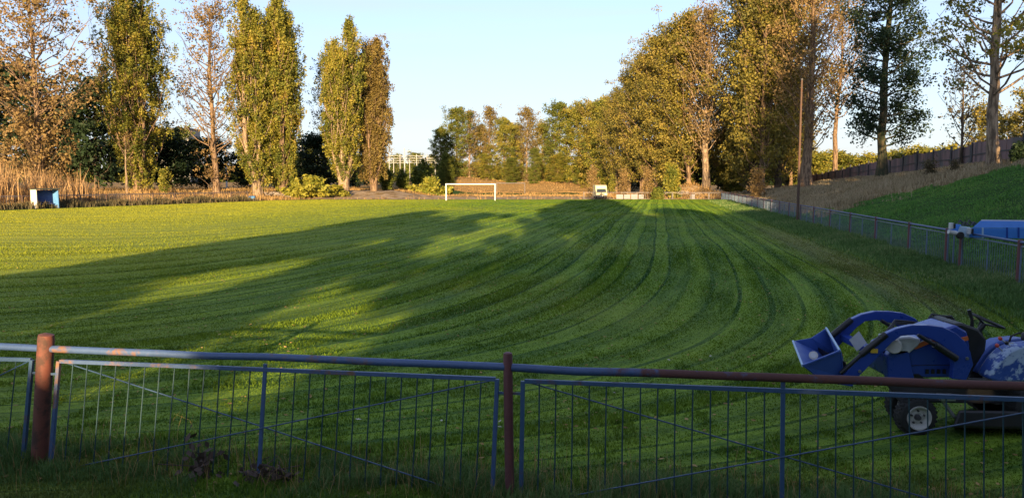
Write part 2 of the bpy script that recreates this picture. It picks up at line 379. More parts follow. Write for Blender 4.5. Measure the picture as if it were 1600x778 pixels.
def dirt_at(X, Y):
    L, V = LV(X, Y)
    strip = sstep(116, 119, Y)*sstep(152, 140, Y)*sstep(-42, -36, X)*sstep(22, 16, X)
    mound = np.exp(-(((X-29)/6.5)**2+((Y-125)/4.5)**2))*.45
    return np.clip(strip*.5+mound, 0, 1)
gm = np_mesh("ground", np.stack([GX, GY, GZ - .012], -1).reshape(-1, 3), Fq, M['ground'], {"dry": dry_at(GX, GY).ravel(), "dirt": dirt_at(GX, GY).ravel()}, smooth=True)
tag(link("ground", gm), kind="structure")

PC = (-9.07, 11.60)
def phi_at(X, Y):
    L, V = LV(X-PC[0], Y-PC[1]); w = 2.92; u = -V/1.923      # laps: along the fence on the right, swinging across at the near end
    m = np.maximum(L, u); return m + w*np.log(np.exp((L-m)/w)+np.exp((u-m)/w)) + 4.06*np.exp(-np.maximum(V, -4.5)/4.06) + 60, V-L
def pitch_dry(X, Y):
    L, V = LV(X, Y)
    # rubbed strip beside the right fence, thin turf beside the near fence
    a = np.exp(-((L-6.3)/.9)**2)*sstep(14, 20, V)*sstep(60, 35, V)*.9
    b = sstep(8.2, 6.4, Y+.16*X)*.55*sstep(.35, .65, vnoise(X*.7, Y*1.2, 4))
    c = sstep(1.5, 0, np.abs(left_dist(X, Y)+3.2))*.6 + sstep(112, 116, Y)*.7
    return np.clip(a+b+c, 0, 1)
px_ = np.arange(-62, 36, .5); py_ = np.arange(4.3, 121.6, .5)
PX, PY = np.meshgrid(px_, py_); pp, al = phi_at(PX, PY)
PZ = .004 + .012*(vnoise(PX*.5, PY*.5, 7)) + tz(PX, PY)*(PY < 6)
ny, nx = PX.shape; ii = np.arange(ny*nx).reshape(ny, nx)
Fp = np.stack([ii[:-1, :-1], ii[:-1, 1:], ii[1:, 1:], ii[1:, :-1]], -1).reshape(-1, 4)
cxp = PX[:-1, :-1].ravel()+.25; cyp = PY[:-1, :-1].ravel()+.25
lp_, vp_ = LV(cxp, cyp)
Fp = Fp[in_poly(cxp, cyp, PITCH_POLY) & (lp_ < 9.5)]
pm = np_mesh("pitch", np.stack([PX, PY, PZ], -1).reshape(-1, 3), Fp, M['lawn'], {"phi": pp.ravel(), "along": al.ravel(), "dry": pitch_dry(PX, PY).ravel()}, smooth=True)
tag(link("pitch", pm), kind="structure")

# ------------------------------------------------------------------ grass and stalks (stuff)
def blades(name, X, Y, Z, H, W, mat, label, rng, lean=.4, extra=None, tint=None, cat='grass'):
    n = len(X); az = rng.uniform(0, 2*math.pi, n); fa = rng.uniform(0, 2*math.pi, n); ln = rng.uniform(0, 1, n)*lean*H
    wx, wy = np.cos(fa)*W/2, np.sin(fa)*W/2
    V = np.empty((n, 5, 3))
    V[:, 0] = np.stack([X-wx, Y-wy, Z], -1); V[:, 1] = np.stack([X+wx, Y+wy, Z], -1)
    mx, my = X+np.cos(az)*ln*.3, Y+np.sin(az)*ln*.3
    V[:, 2] = np.stack([mx+wx*.8, my+wy*.8, Z+H*.55], -1); V[:, 3] = np.stack([mx-wx*.8, my-wy*.8, Z+H*.55], -1)
    V[:, 4] = np.stack([X+np.cos(az)*ln, Y+np.sin(az)*ln, Z+H*(1-.3*ln/(H+1e-9)*lean)], -1)
    b = np.arange(n)*5
    q = np.stack([b, b+1, b+2, b+3], -1); t = np.stack([b+3, b+2, b+4], -1)
    A = {"tint": np.repeat(rng.uniform(0, 1, n) if tint is None else tint, 5)}
    for k, a in (extra or {}).items(): A[k] = np.repeat(a, 5)
    o = link(name, np_mesh(name, V.reshape(-1, 3), [q, t], mat, A)); tag(o, label, cat, kind="stuff"); return o
def leaves_np(C, size, rng, flat_=.0):
    n = len(C); u = rng.normal(size=(n, 3)); u /= np.linalg.norm(u, axis=1)[:, None]; w = rng.normal(size=(n, 3)); v = np.cross(u, w); v /= np.linalg.norm(v, axis=1)[:, None]
    s = (size*rng.uniform(.55, 1.35, n))[:, None]
    V = np.stack([C-u*s*.62, C-v*s*.38, C+u*s*.62, C+v*s*.38], 1)
    b = np.arange(n)*4; return V.reshape(-1, 3), np.stack([b, b+1, b+2, b+3], -1)
R = np.random.default_rng(11)
def frustum(n, d0, d1, p=1.0, pad=.74):   # random points in view, density falling with distance
    u = R.uniform(0, 1, n); D = (d0**(1-p+1e-9) + u*(d1**(1-p+1e-9)-d0**(1-p+1e-9)))**(1/(1-p+1e-9)); X = R.uniform(-pad, pad, n)*D
    return X, D
# mown blades near the viewer
X, Y = frustum(520000, 5.2, 34, .35); L_, V_ = LV(X, Y)
k = (L_ < 9.4) & (Y+.16*X > 4.7) & (R.uniform(0, 1, len(X)) > sstep(20, 34, Y)); X, Y, L_ = X[k], Y[k], L_[k]
ph, al = phi_at(X, Y)
furrow = sstep(.55, .9, vnoise(ph*1.5, al*.10, 21))*.7 + .5*vnoise(ph*3, al*.5, 22)
Hh = (.014+.045*furrow+.03*sstep(.5, .95, vnoise(X*3.1, Y*2.3, 24))*sstep(18, 8, Y))*R.uniform(.5, 1.5, len(X))*(1+.25*np.clip((Y-10)/20, 0, 1)) + .05*sstep(7.6, 6.5, Y+.16*X)*R.uniform(0, 1, len(X))
X2 = R.uniform(-.74, .74, 520000); Y2 = R.uniform(16, 121, 520000); X2 = X2*Y2; L2, V2 = LV(X2, Y2)
k = in_poly(X2, Y2, PITCH_POLY) & (L2 < 9.4) & (R.uniform(0, 1, len(X2)) < sstep(15, 26, Y2)); X2, Y2 = X2[k], Y2[k]; ph2, al2 = phi_at(X2, Y2)
f2 = sstep(.55, .9, vnoise(ph2*1.15, al2*.12, 21))*.7 + .5*vnoise(ph2*3, al2*.5, 22)
H2 = (.03+.045*f2)*R.uniform(.5, 1.5, len(X2))*(.6+Y2/260)
X = np.concatenate([X, X2]); Y = np.concatenate([Y, Y2]); Hh = np.concatenate([Hh, H2]); ph = np.concatenate([ph, ph2]); al = np.concatenate([al, al2])
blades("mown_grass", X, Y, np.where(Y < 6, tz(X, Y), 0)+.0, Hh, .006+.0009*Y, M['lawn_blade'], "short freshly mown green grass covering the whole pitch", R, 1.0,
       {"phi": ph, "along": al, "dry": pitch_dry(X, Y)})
# long tufts along the near fence
X = R.uniform(-5.6, 5.2, 60000); off = np.abs(R.normal(0, .42, 60000))*np.sign(R.uniform(-.6, 1, 60000)); Y = 6.365-.16*X + off*.9 + .05
dens = vnoise(X*1.8, Y*1.5, 31)*.8+.5*vnoise(X*5, Y*5, 32); k = dens > .55; X, Y, off, dn = X[k], Y[k], off[k], dens[k]
blades("fence_grass", X, Y, tz(X, Y), (.05+.36*(dn-.42)*np.exp(-(off/.5)**2))*R.uniform(.4, 1.3, len(X)), .007, M['wild'], "long uncut green grass at the foot of the near blue fence", R, .9)
# dry bents
X = R.uniform(-5.6, 5.2, 1600); Y = 6.365-.16*X+R.normal(0.12, .35, 1600)
blades("dry_stems", X, Y, tz(X, Y), R.uniform(.08, .42, 1600), .004, M['straw'], "thin dry grass stems standing among the near fence bars", R, .8)
# rough strip beside the right fence
n = 110000; V_ = 12+100*R.uniform(0, 1, n)**1.6; L_ = R.normal(8.9, .8, n); k = (L_ > 6.9) & (L_ < 10.6); V_, L_ = V_[k], L_[k]; X, Y = XY(L_, V_)
hh = (.07+.28*sstep(7.2, 9.2, L_)*vnoise(X*.9, Y*.9, 41)+.15*vnoise(X*3, Y*3, 42))*R.uniform(.5, 1.3, len(X))
blades("verge_grass", X, Y, tz(X, Y), hh, .008+.0008*V_, M['wild'], "rough uncut green grass along the foot of the right hand fence", R, .8)
# bank grass (short, green)
n = 150000; V_ = 14+56*R.uniform(0, 1, n)**1.2; L_ = R.uniform(10.3, 34, n); X, Y = XY(L_, V_); k = (dry_at(X, Y) < .5) & (X < Y*.76); X, Y, V_ = X[k], Y[k], V_[k]
cl = vnoise(X*1.1, Y*.8, 51)
blades("bank_grass", X, Y, tz(X, Y), (.05+.12*sstep(.4, .9, cl))*R.uniform(.5, 1.4, len(X)), .010+.0010*V_, M['bankgrass'], "short bright green grass on the slope behind the right hand fence", R, .8)
# dry grass on the bank
n = 150000; V_ = 22+110*R.uniform(0, 1, n)**1.2; L_ = R.uniform(10.3, 36, n); X, Y = XY(L_, V_); dd = dry_at(X, Y); k = (dd > R.uniform(.2, .9, n)) & (X < Y*.76); X, Y, V_ = X[k], Y[k], V_[k]
blades("dry_bank_grass", X, Y, tz(X, Y), (.15+.45*vnoise(X*.5, Y*.5, 61))*R.uniform(.5, 1.3, len(X))*(1-.5*sstep(22, 26, LV(X, Y)[0])), .015+.0008*V_, M['tan'], "tall dry straw coloured grass on the upper slope below the panel fence", R, .6)
# dry scrub on the left and far end
n = 190000; X = R.uniform(-100, 36, n); Y = R.uniform(55, 214, n); dd = dry_at(X, Y); dr = dirt_at(X, Y); Lq, Vq = LV(X, Y)
k = (dd > .5) & (np.abs(X) < Y*.78) & (dr < .45) & (left_dist(X, Y) < 42) & (Lq < 12); X, Y = X[k], Y[k]; ld = left_dist(X, Y)
hh = .9*(.25+.75*vnoise(X*.25, Y*.25, 71)*vnoise(X*.9, Y*.9, 72)*1.6)*R.uniform(.5, 1.3, len(X))*(1-.5*(Y > 150))
blades("dry_scrub_grass", X, Y, tz(X, Y), hh, .07, M['straw'], "dry yellow brown grass beyond the left fence and far end of the pitch", R, .7)
# tall reeds on the far left
n = 26000; t = R.uniform(-.35, .82, n); dd = R.uniform(.8, 9, n); X = LF0[0]+(LF1-LF0)[0]*t + _ln[0]*dd; Y = LF0[1]+(LF1-LF0)[1]*t+_ln[1]*dd
ht = 5.0*sstep(.74, .30, t)+.8; cl = vnoise(t*26, dd*.3, 81); k = (cl > .40+.25*sstep(.2, .7, t)); X, Y, ht, cl, t, dd = X[k], Y[k], ht[k], cl[k], t[k], dd[k]
blades("dry_knotweed", X, Y, tz(X, Y), ht*(.35+.75*vnoise(t*60, dd*.6, 83))*R.uniform(.35, 1.15, len(X)), .065, M['reed'], "thicket of tall dry reddish brown stalks behind the dugout on the left", R, .34, cat='reeds')
n = 14000; t = R.uniform(-.35, 1.0, n); dd = R.normal(-.6, .7, n); X = LF0[0]+(LF1-LF0)[0]*t + _ln[0]*dd; Y = LF0[1]+(LF1-LF0)[1]*t+_ln[1]*dd
blades("weeds", X, Y, tz(X, Y), (.3+.8*vnoise(X*.6, Y*.6, 91))*R.uniform(.4, 1.2, n), .09, M['grey_brown'], "mixed brown and green weeds at the foot of the left fence", R, .6, cat='weeds')

# loose clippings and small fallen leaves on the turf
X, Y = frustum(5200, 6.2, 40, .3); k = (LV(X, Y)[0] < 9) & (vnoise(X*1.2, Y*1.2, 15) > .42); X, Y = X[k], Y[k]
Vl, Fl = leaves_np(np.stack([X, Y, np.full(len(X), .035)], -1), .026+.0012*Y.mean(), R); Vl[:, 2] = .035+(Vl[:, 2]-.035)*.35
tag(link("clippings", np_mesh("clippings", Vl, Fl, M['straw'], {"tint": np.repeat(R.uniform(0, 1, len(X)), 4)})), "loose dry clippings and tiny fallen leaves scattered on the near turf", "clippings", kind="stuff")
# ------------------------------------------------------------------ trees
def tube_np(acc, pts, r0, r1, n=5):
    pts = np.asarray(pts); m = len(pts); rs = np.linspace(r0, r1, m); T = np.gradient(pts, axis=0); T /= np.linalg.norm(T, axis=1)[:, None]+1e-9
    a = np.cross(T, (0.13, .31, 1.0)); a /= np.linalg.norm(a, axis=1)[:, None]+1e-9; b = np.cross(T, a); w = np.arange(n)*2*math.pi/n
    V = pts[:, None]+rs[:, None, None]*(a[:, None]*np.cos(w)[None, :, None]+b[:, None]*np.sin(w)[None, :, None])
    base = acc['n']; acc['v'].append(V.reshape(-1, 3)); k = np.arange(n); rows = np.arange(m-1)[:, None]*n
    F = np.stack([rows+k, rows+(k+1) % n, rows+n+(k+1) % n, rows+n+k], -1).reshape(-1, 4)+base; acc['f'].append(F); acc['n'] += m*n
def make_tree(seed, H, kind, R_=4, trunk=.35, nl=40, h0=.15, leaf=.3, per=26, clumps=5, spread=.55, elev=(50, 20), thin=0.0, top=1.0, low=None, trunks=1, flare=1.0, K=1.0):
    """kinds: column (Lombardy), wide (spreading), oval, cone.  Returns trunk and crown arrays."""
    rng = np.random.default_rng(seed); acc = {'v': [], 'f': [], 'n': 0}; cen = []; leaf = leaf*1.3; per = int(per*1.55*K); thin = thin*.75
    for ti in range(trunks):
        oa = ti*2*math.pi/max(1, trunks)+seed; off = np.array((0, 0, 0.0)) if trunks == 1 else np.array((math.cos(oa), math.sin(oa), 0))*R_*rng.uniform(.34, .5) if kind == 'column' else np.array((rng.normal()*R_*.22, rng.normal()*R_*.2, 0))
        Ht = H if ti == 0 else H*rng.uniform(.76, .98)
        tz_ = np.linspace(0, Ht*.97, 12); wob = np.cumsum(rng.normal(0, .012*H, (12, 2))*.35, axis=0); wob -= wob[0]
        of_ = .4+.6*tz_/Ht if kind != 'column' else .12+.88*sstep(.02, .30, tz_/Ht)-.35*sstep(.75, 1, tz_/Ht)
        tp = np.stack([off[0]*of_+wob[:, 0]*(.3 if kind == 'column' else 1), off[1]*of_+wob[:, 1]*(.3 if kind == 'column' else 1), tz_], -1)
        rr = trunk*(1 if ti == 0 else .75)*(.7 if trunks > 2 else 1)
        # tapered trunk with root flare
        pts = tp.copy(); n = 9; T = np.tile((0, 0, 1.0), (12, 1)); rs = rr*(1-.93*(tz_/Ht))**.9+.02; rs[0] *= 1.45*flare
        w = np.arange(n)*2*math.pi/n; V = pts[:, None]+rs[:, None, None]*np.stack([np.cos(w), np.sin(w), w*0], -1)[None]*(1+.12*rng.normal(size=(12, n, 1)))
        V[0, :, 2] -= .3
        b0 = acc['n']; acc['v'].append(V.reshape(-1, 3)); kk = np.arange(n); rows = np.arange(11)[:, None]*n
        acc['f'].append(np.stack([rows+kk, rows+(kk+1) % n, rows+n+(kk+1) % n, rows+n+kk], -1).reshape(-1, 4)+b0); acc['n'] += 12*n
        for i in range(nl//trunks):
            h = h0+(1-h0)*((i+rng.uniform())/(nl/trunks))*.97; hz = h*Ht; s = (h-h0)/(1-h0)
            if kind == 'column': env = R_*(.6 if trunks > 2 else 1)*min(1, .42+2.2*s)*(1-s**2.3)**.85*rng.uniform(.75, 1.12)
            elif kind == 'oval': env = R_*(math.sin(math.pi*min(1, (.16+.84*s)**.85))**.65+.1)*rng.uniform(.6, 1.15)
            elif kind == 'cone': env = R_*(1-s)**.75*rng.uniform(.7, 1.1)+.4
            else: env = R_*(math.sin(math.pi*min(1, .2+.75*s))**.5)*rng.uniform(.5, 1.2)
            az = i*2.399+rng.normal(0, .4)+ti; el = rad(elev[0]+(elev[1]-elev[0])*s*0+rng.normal(0, elev[1]*.4))
            x0 = np.array([np.interp(hz, tz_, tp[:, j]) for j in (0, 1)]+[hz]); out = np.array((math.cos(az), math.sin(az), 0))
            ln = env/max(.25, math.cos(el)); ln = min(ln, H*.33)
            if kind == 'column': ln = min(env*1.0/max(.2, math.cos(el)), (Ht-hz)*1.05+1.2)
            ks = np.linspace(0, 1, 6)[:, None]
            curve = .18 if kind == 'column' else .10*(1 if kind != 'wide' else .6)
            P = x0+out*ln*math.cos(el)*(ks**(.8))+np.array((0, 0, 1))*ln*(math.sin(el)*ks+curve*ks**2)+np.cumsum(rng.normal(0, ln*.03, (6, 3)), axis=0)
            r_ = np.interp(hz, tz_, rs)*.42; tube_np(acc, P, min(r_, .11), .015, 4)
            nc = clumps
            for c in range(nc):
                f = (.16 if kind == 'column' else .30)+(.86 if kind == 'column' else .72)*(c+rng.uniform())/nc; q = np.array([np.interp(min(f, 1)*5, np.arange(6), P[:, j]) for j in range(3)])
                side = rng.normal(0, 1, 3)*ln*.13*(1 if kind != 'column' else .7); side[2] += ln*.05; e = q+side
                if rng.uniform() < thin: continue
                tube_np(acc, np.array([q, (q+e)/2+(0, 0, .05), e]), .02, .008, 3); cen.append((e, spread*(.7+.6*rng.uniform())))
        if top > 0:
            for c in range(int(9*top)):
                zz_ = Ht*(.80+.17*c/8); q = np.array([np.interp(zz_, tz_, tp[:, j]) for j in (0, 1)]+[zz_]); cen.append((q+rng.normal(0, .35*spread, 3), spread*(.85-.4*c/8)))
    if low:
        nlow, rl, zl0, zl1 = low
        for c in range(nlow):
            a = rng.uniform(0, 6.28); d = rl*math.sqrt(rng.uniform()); z = rng.uniform(zl0, zl1); e = np.array((math.cos(a)*d, math.sin(a)*d, z)); cen.append((e, spread*.8))
            if c % 2 == 0: tube_np(acc, np.array([(e[0]*.15, e[1]*.15, max(.05, z*.25)), e*np.array((.6, .6, .7)), e]), .05, .012, 3)
    C = np.array([c[0] for c in cen]); S = np.array([c[1] for c in cen])
    m = per; CC = np.repeat(C, m, 0); SS = np.repeat(S, m)[:, None]; stretch = np.array((1, 1, 1.7)) if kind == 'column' else np.array((1.05, 1.05, .8))
    g = rng.normal(size=(len(CC), 3)); g /= np.linalg.norm(g, axis=1)[:, None]; g *= rng.uniform(0, 1, (len(CC), 1))**.55
    LC = CC+g*SS*stretch*1.25; LC[:, 2] = np.maximum(LC[:, 2], .05)
    tint = np.clip(np.repeat(rng.normal(.5, .2, len(C)), m)+rng.normal(0, .17, len(CC)), 0, 1)
    Vl, Fl = leaves_np(LC, leaf, rng)
    return (np.concatenate(acc['v']), np.concatenate(acc['f'])), (Vl, Fl, np.repeat(tint, 4))
TREES = {}
def tree(name, key, px, D, H=None, top_py=None, params=None, leafmat='golden', barkmat='bark_brown', label='', cat='tree', group=None, rz=0.0, zoff=-.1, sx=1.0, X=None):
    """plants a tree D metres ahead at image column px; the height comes from its top or is given"""
    x = at(px, 284, D)[0] if X is None else X; z = float(tz(x, D))+zoff
    if top_py is not None: H = float(at(px, top_py, D)[2])-z
    if key not in TREES:
        (tv, tf), (lv, lf, ti) = make_tree(**params)
        h = float(np.percentile(lv[:, 2], 99.7)); TREES[key] = (np_mesh(name+"_trunk", tv, tf, M[barkmat], smooth=True), np_mesh(name+"_crown", lv, lf, M[leafmat], {"tint": ti}), h)
    tm, cm, h = TREES[key]; s = H/h
    root = empty(name, (x, D, z), label, cat, group, rz)
    t = link("trunk", tm, root); c = link("crown", cm, root)
    for o in (t, c): o.scale = (s*sx, s*sx, s)
    return root
LOM = dict(kind='column', trunks=5, nl=230, h0=.045, per=32, clumps=6, spread=.50, elev=(72, 8), leaf=.205, trunk=.55, R_=3.7)
# --- left group
tree("birch_tree", 'l1', 62, 98, 31, params=dict(seed=1, H=31, kind='oval', R_=8.5, trunk=.42, nl=80, h0=.22, leaf=.27, per=15, clumps=6, spread=.9, elev=(38, 18), thin=.28, low=(150, 4.6, 2.5, 11)), leafmat='brown', barkmat='bark_brown', label="tall thin crowned tree with brown autumn leaves directly behind the blue and white dugout")
tree("poplar_tree", 'l2', 216, 112, 33, params=dict(LOM, seed=2, H=33, R_=5.6, low=(60, 2.6, 1, 8)), leafmat='poplar', barkmat='bark_brown', label="broad columnar poplar, farthest left of the columnar ones, reaching past the top of the picture", group="columnar poplars beyond the left side")
tree("poplar_tree", 'l3', 338, 118, 31, params=dict(seed=3, H=31, kind='oval', R_=6.2, trunk=.52, nl=64, h0=.2, leaf=.24, per=13, clumps=6, spread=.8, elev=(45, 15), thin=.3, low=(24, 3.2, 3, 8)), leafmat='brown', barkmat='bark_brown', label="half bare tree with pale trunk and thin silvery brown leaves between columnar poplars")
tree("poplar_tree", 'l4', 403, 120, 33, params=dict(LOM, seed=4, H=33, R_=4.1, trunk=.65, h0=.05, low=(60, 2.4, 2.5, 9)), leafmat='poplar', barkmat='bark_pale', label="tall columnar poplar with thick pale trunk, left one of the closely paired poplars", group="columnar poplars beyond the left side")
tree("poplar_tree", 'l5', 443, 122, top_py=-4, params=dict(LOM, seed=5, H=31, R_=3.5, trunk=.5, h0=.05, low=(50, 2.2, 2.5, 8)), leafmat='poplar', barkmat='bark_brown', label="slender columnar poplar, right one of the closely paired poplars, yellowing near its foot", group="columnar poplars beyond the left side")
tree("poplar_tree", 'l6', 537, 130, top_py=37, params=dict(LOM, seed=6, H=30, R_=4.1, trunk=.9, trunks=6, nl=280, h0=.09, low=(60, 3.0, 4.2, 9)), leafmat='poplar', barkmat='bark_pale', label="olive green columnar poplar with wide pale split trunk, left of the isolated pair", group="columnar poplars beyond the left side")
tree("poplar_tree", 'l7', 584, 134, top_py=62, params=dict(LOM, seed=7, H=27, R_=3.9, nl=200, h0=.05, low=(60, 2.6, 2.5, 8), trunk=.5), leafmat='poplar_brown', barkmat='bark_brown', label="browning columnar poplar standing right behind the olive green one of the isolated pair", group="columnar poplars beyond the left side")
tree("poplar_tree", 'l8', 513, 150, top_py=92, params=dict(seed=8, H=28, kind='oval', R_=3.6, trunk=.3, nl=40, h0=.3, leaf=.24, per=10, clumps=5, spread=.8, elev=(45, 15), thin=.3), leafmat='grey_brown', barkmat='bark_dark', label="thin grey tree half hidden behind the left edge of the olive green poplar")
tree("bare_tree", 'l9', 198, 106, 9.5, params=dict(seed=9, H=9.5, kind='oval', R_=1.2, trunk=.17, nl=12, h0=.55, leaf=.2, per=5, clumps=3, spread=.4, elev=(50, 15), thin=.4), leafmat='brown', barkmat='bark_pale', label="slim bare pale trunk standing just left of the broad columnar poplar")
tree("sapling", 'l10', 257, 108, top_py=262, params=dict(seed=10, H=3.2, kind='oval', R_=.85, trunk=.05, nl=16, h0=.1, leaf=.17, per=16, clumps=4, spread=.32, elev=(60, 10)), leafmat='poplar', label="small young poplar sapling alone in dry grass right of the broad columnar poplar", cat='sapling')
# dark masses behind the left group
DK = dict(kind='oval', trunk=.3, nl=46, h0=.06, leaf=.34, per=22, clumps=5, spread=1.1, elev=(25, 20))
dk = [("dark evergreen tree at the left edge of the picture behind brown birch leaves", 10, 116, 92, 'da', 1.15), ("dark evergreen tree between the brown tree and the broad columnar poplar", 150, 122, 118, 'db', 1.0),
      ("dark leafy tree behind the slim bare trunk and broad poplar", 212, 134, 175, 'da', 1.3), ("dark rounded tree right of the broad poplar behind the sapling", 268, 138, 200, 'db', 1.3),
      ("dark green tree in the gap behind the half bare tree", 322, 142, 215, 'da', 1.4), ("low dark tree behind the closely paired poplars", 385, 146, 225, 'db', 1.5), ("dark rounded tree between the paired poplars and the isolated pair", 500, 150, 208, 'da', 1.3),
      ("low dark tree seen right of the paired poplars' slender member", 470, 152, 238, 'db', 1.4), ("dark low tree behind the foot of the browning poplar", 560, 156, 240, 'da', 1.4), ("tall dark tree behind the brown tree above the dugout", 85, 128, 150, 'db', 1.2), ("dark green spreading tree beyond the half bare tree's right side", 430, 160, 215, 'da', 1.2)]
for i, (lb, px, D, ty, key, sx) in enumerate(dk):
    tree("broadleaf_tree", key, px, D, top_py=ty, params=dict(DK, seed=30+(key == 'db'), H=14, R_=5.2), leafmat='dark', barkmat='bark_dark', label=lb, group="dark trees behind the left poplars", rz=i*1.3, sx=sx)
tree("broadleaf_tree", 'farg', 283, 170, top_py=196, params=dict(seed=44, H=14, kind='oval', R_=4.5, trunk=.25, nl=40, h0=.1, leaf=.33, per=18, clumps=5, spread=.9, elev=(30, 18)), leafmat='green', label="sunlit green tree far back between broad poplar and half bare tree", sx=.9)
for i, (px, ty, lb) in enumerate([(486, 220, "light green tree far behind, left of the isolated poplar pair"), (622, 240, "far pale tree behind the railway wires just right of the isolated pair"), (650, 237, "far rounded tree in the middle of the gap behind the railway wires"), (675, 240, "far small tree behind the wires beside the dark fir")]):
    tree("broadleaf_tree", 'farg', px, 290, top_py=ty, label=lb, group="far trees beyond the railway", rz=i*2.0, sx=1.1)
# bushes
BU = dict(kind='oval', trunk=.07, nl=26, h0=.02, leaf=.26, per=26, clumps=4, spread=.55, elev=(38, 45), top=0)
def bush(key, px, D, top_py, mat, label, seed, R_=2.6, H=2.6, sx=1.0, group=None, rz=0, **kw):
    tree("bush", key, px, D, top_py=top_py, params=dict(BU, seed=seed, H=H, R_=R_, **kw), leafmat=mat, label=label, cat='bush', group=group, sx=sx, rz=rz)
G = "low bushes between the trees and the pitch"
bush('b1', 490, 124, 276, 'yellowgreen', "bright yellow green bush at the foot of the isolated poplar pair's left side", 51, group=G, sx=1.35, H=1.9, low=(70, 3.0, .15, 1.15))
bush('b1', 462, 122, 280, 'yellowgreen', "small yellow bush touching the slender paired poplar's foot", 51, group=G, rz=2, sx=.6)
bush('b1', 672, 150, 278, 'yellowgreen', "yellow green bush left of the near goal frame, below the dark fir", 51, group=G, rz=4, sx=1.1)
bush('b2', 628, 150, 266, 'green', "wide dark green knotweed bush right of the browning poplar", 52, R_=4.6, H=3.2, group=G, sx=1.0)
bush('b2', 655, 165, 262, 'green', "green knotweed bush behind the yellow green one near the goal", 52, group=G, rz=2, sx=1.1)
bush('b2', 605, 142, 262, 'dark', "shaded bush at the browning poplar's right foot", 53, group=G, rz=1)
bush('b2', 663, 185, 250, 'green', "higher sunlit green bush in the gap left of the dark fir", 52, group=G, rz=3, sx=.9)
# --- centre row
CR = dict(kind='oval', trunk=.3, nl=66, h0=.03, low=(40, 3.6, .6, 6), leaf=.28, per=34, clumps=5, spread=.95, elev=(45, 15))
keys = {'c_gold': (dict(CR, seed=61, H=24, R_=4.6), 'golden', 'bark_brown'), 'c_green': (dict(CR, seed=62, H=24, R_=5.0), 'green', 'bark_brown'), 'c_olive': (dict(CR, seed=63, H=24, R_=4.8), 'poplar', 'bark_brown'),
        'c_thin': (dict(CR, seed=64, H=24, R_=3.6, thin=.35, per=14, h0=.25), 'poplar_brown', 'bark_pale'), 'c_fir': (dict(CR, seed=65, H=14, R_=4.2, kind='cone', elev=(10, 10), h0=.03), 'green', 'bark_dark')}
def ctree(key, px, D, ty, label, i=0, sx=1.0, **kw):
    p, lm, bk = keys[key]; tree("broadleaf_tree", key, px, D, top_py=ty, params=p, leafmat=lm, barkmat=bk, label=label, group=kw.get('group', "row of trees beyond the far end"), rz=i*1.7, sx=sx)
row = [('c_green', 690, 206, 200, "low dark green tree at the left end of the far row"), ('c_green', 712, 208, 168, "green tree behind the near goal's left post"), ('c_thin', 733, 209, 172, "thin brown tree above the near goal crossbar"),
       ('c_thin', 765, 212, 166, "thin brownish tree above the near goal's right post"), ('c_olive', 750, 216, 196, "olive tree filling in behind the thin brown trees"), ('c_olive', 790, 210, 184, "olive tree rising over the second goal's left side"),
       ('c_thin', 822, 213, 167, "thin brown topped tree in the middle of the far row"), ('c_gold', 806, 218, 192, "golden tree behind the middle of the far row"), ('c_gold', 848, 215, 190, "golden tree right of the middle brown topped one"),
       ('c_green', 872, 206, 160, "tall full green tree with rounded top in the far row"), ('c_olive', 902, 203, 161, "olive tree right of the tall full green one"), ('c_gold', 928, 196, 157, "golden olive tree left of the rising right hand row"),
       ('c_olive', 946, 186, 152, "olive gold tree above the parked van"), ('c_green', 835, 200, 232, "short bright green tree in front of the far row")]
for i, (k, px, D, ty, lb) in enumerate(row): ctree(k, px, D, ty, lb, i, sx=1.05)
ctree('c_fir', 696, 196, 240, "dark green fir shaped tree at the gap beside the railway", 1, sx=1.0)
for i, (px, ty, k) in enumerate([(705, 245, 'c_fir'), (760, 240, 'c_olive'), (800, 246, 'c_green'), (870, 240, 'c_olive'), (905, 244, 'c_green')]):
    ctree(k, px, 202, ty, ["short fir shaped tree in front of the far row's left end", "short olive tree above the near goal's right corner", "short green tree left of the bright green one", "short olive tree below the tall full green one", "short green tree near the right end of the far row"][i], i+4, sx=1.7 if k != 'c_fir' else 1)
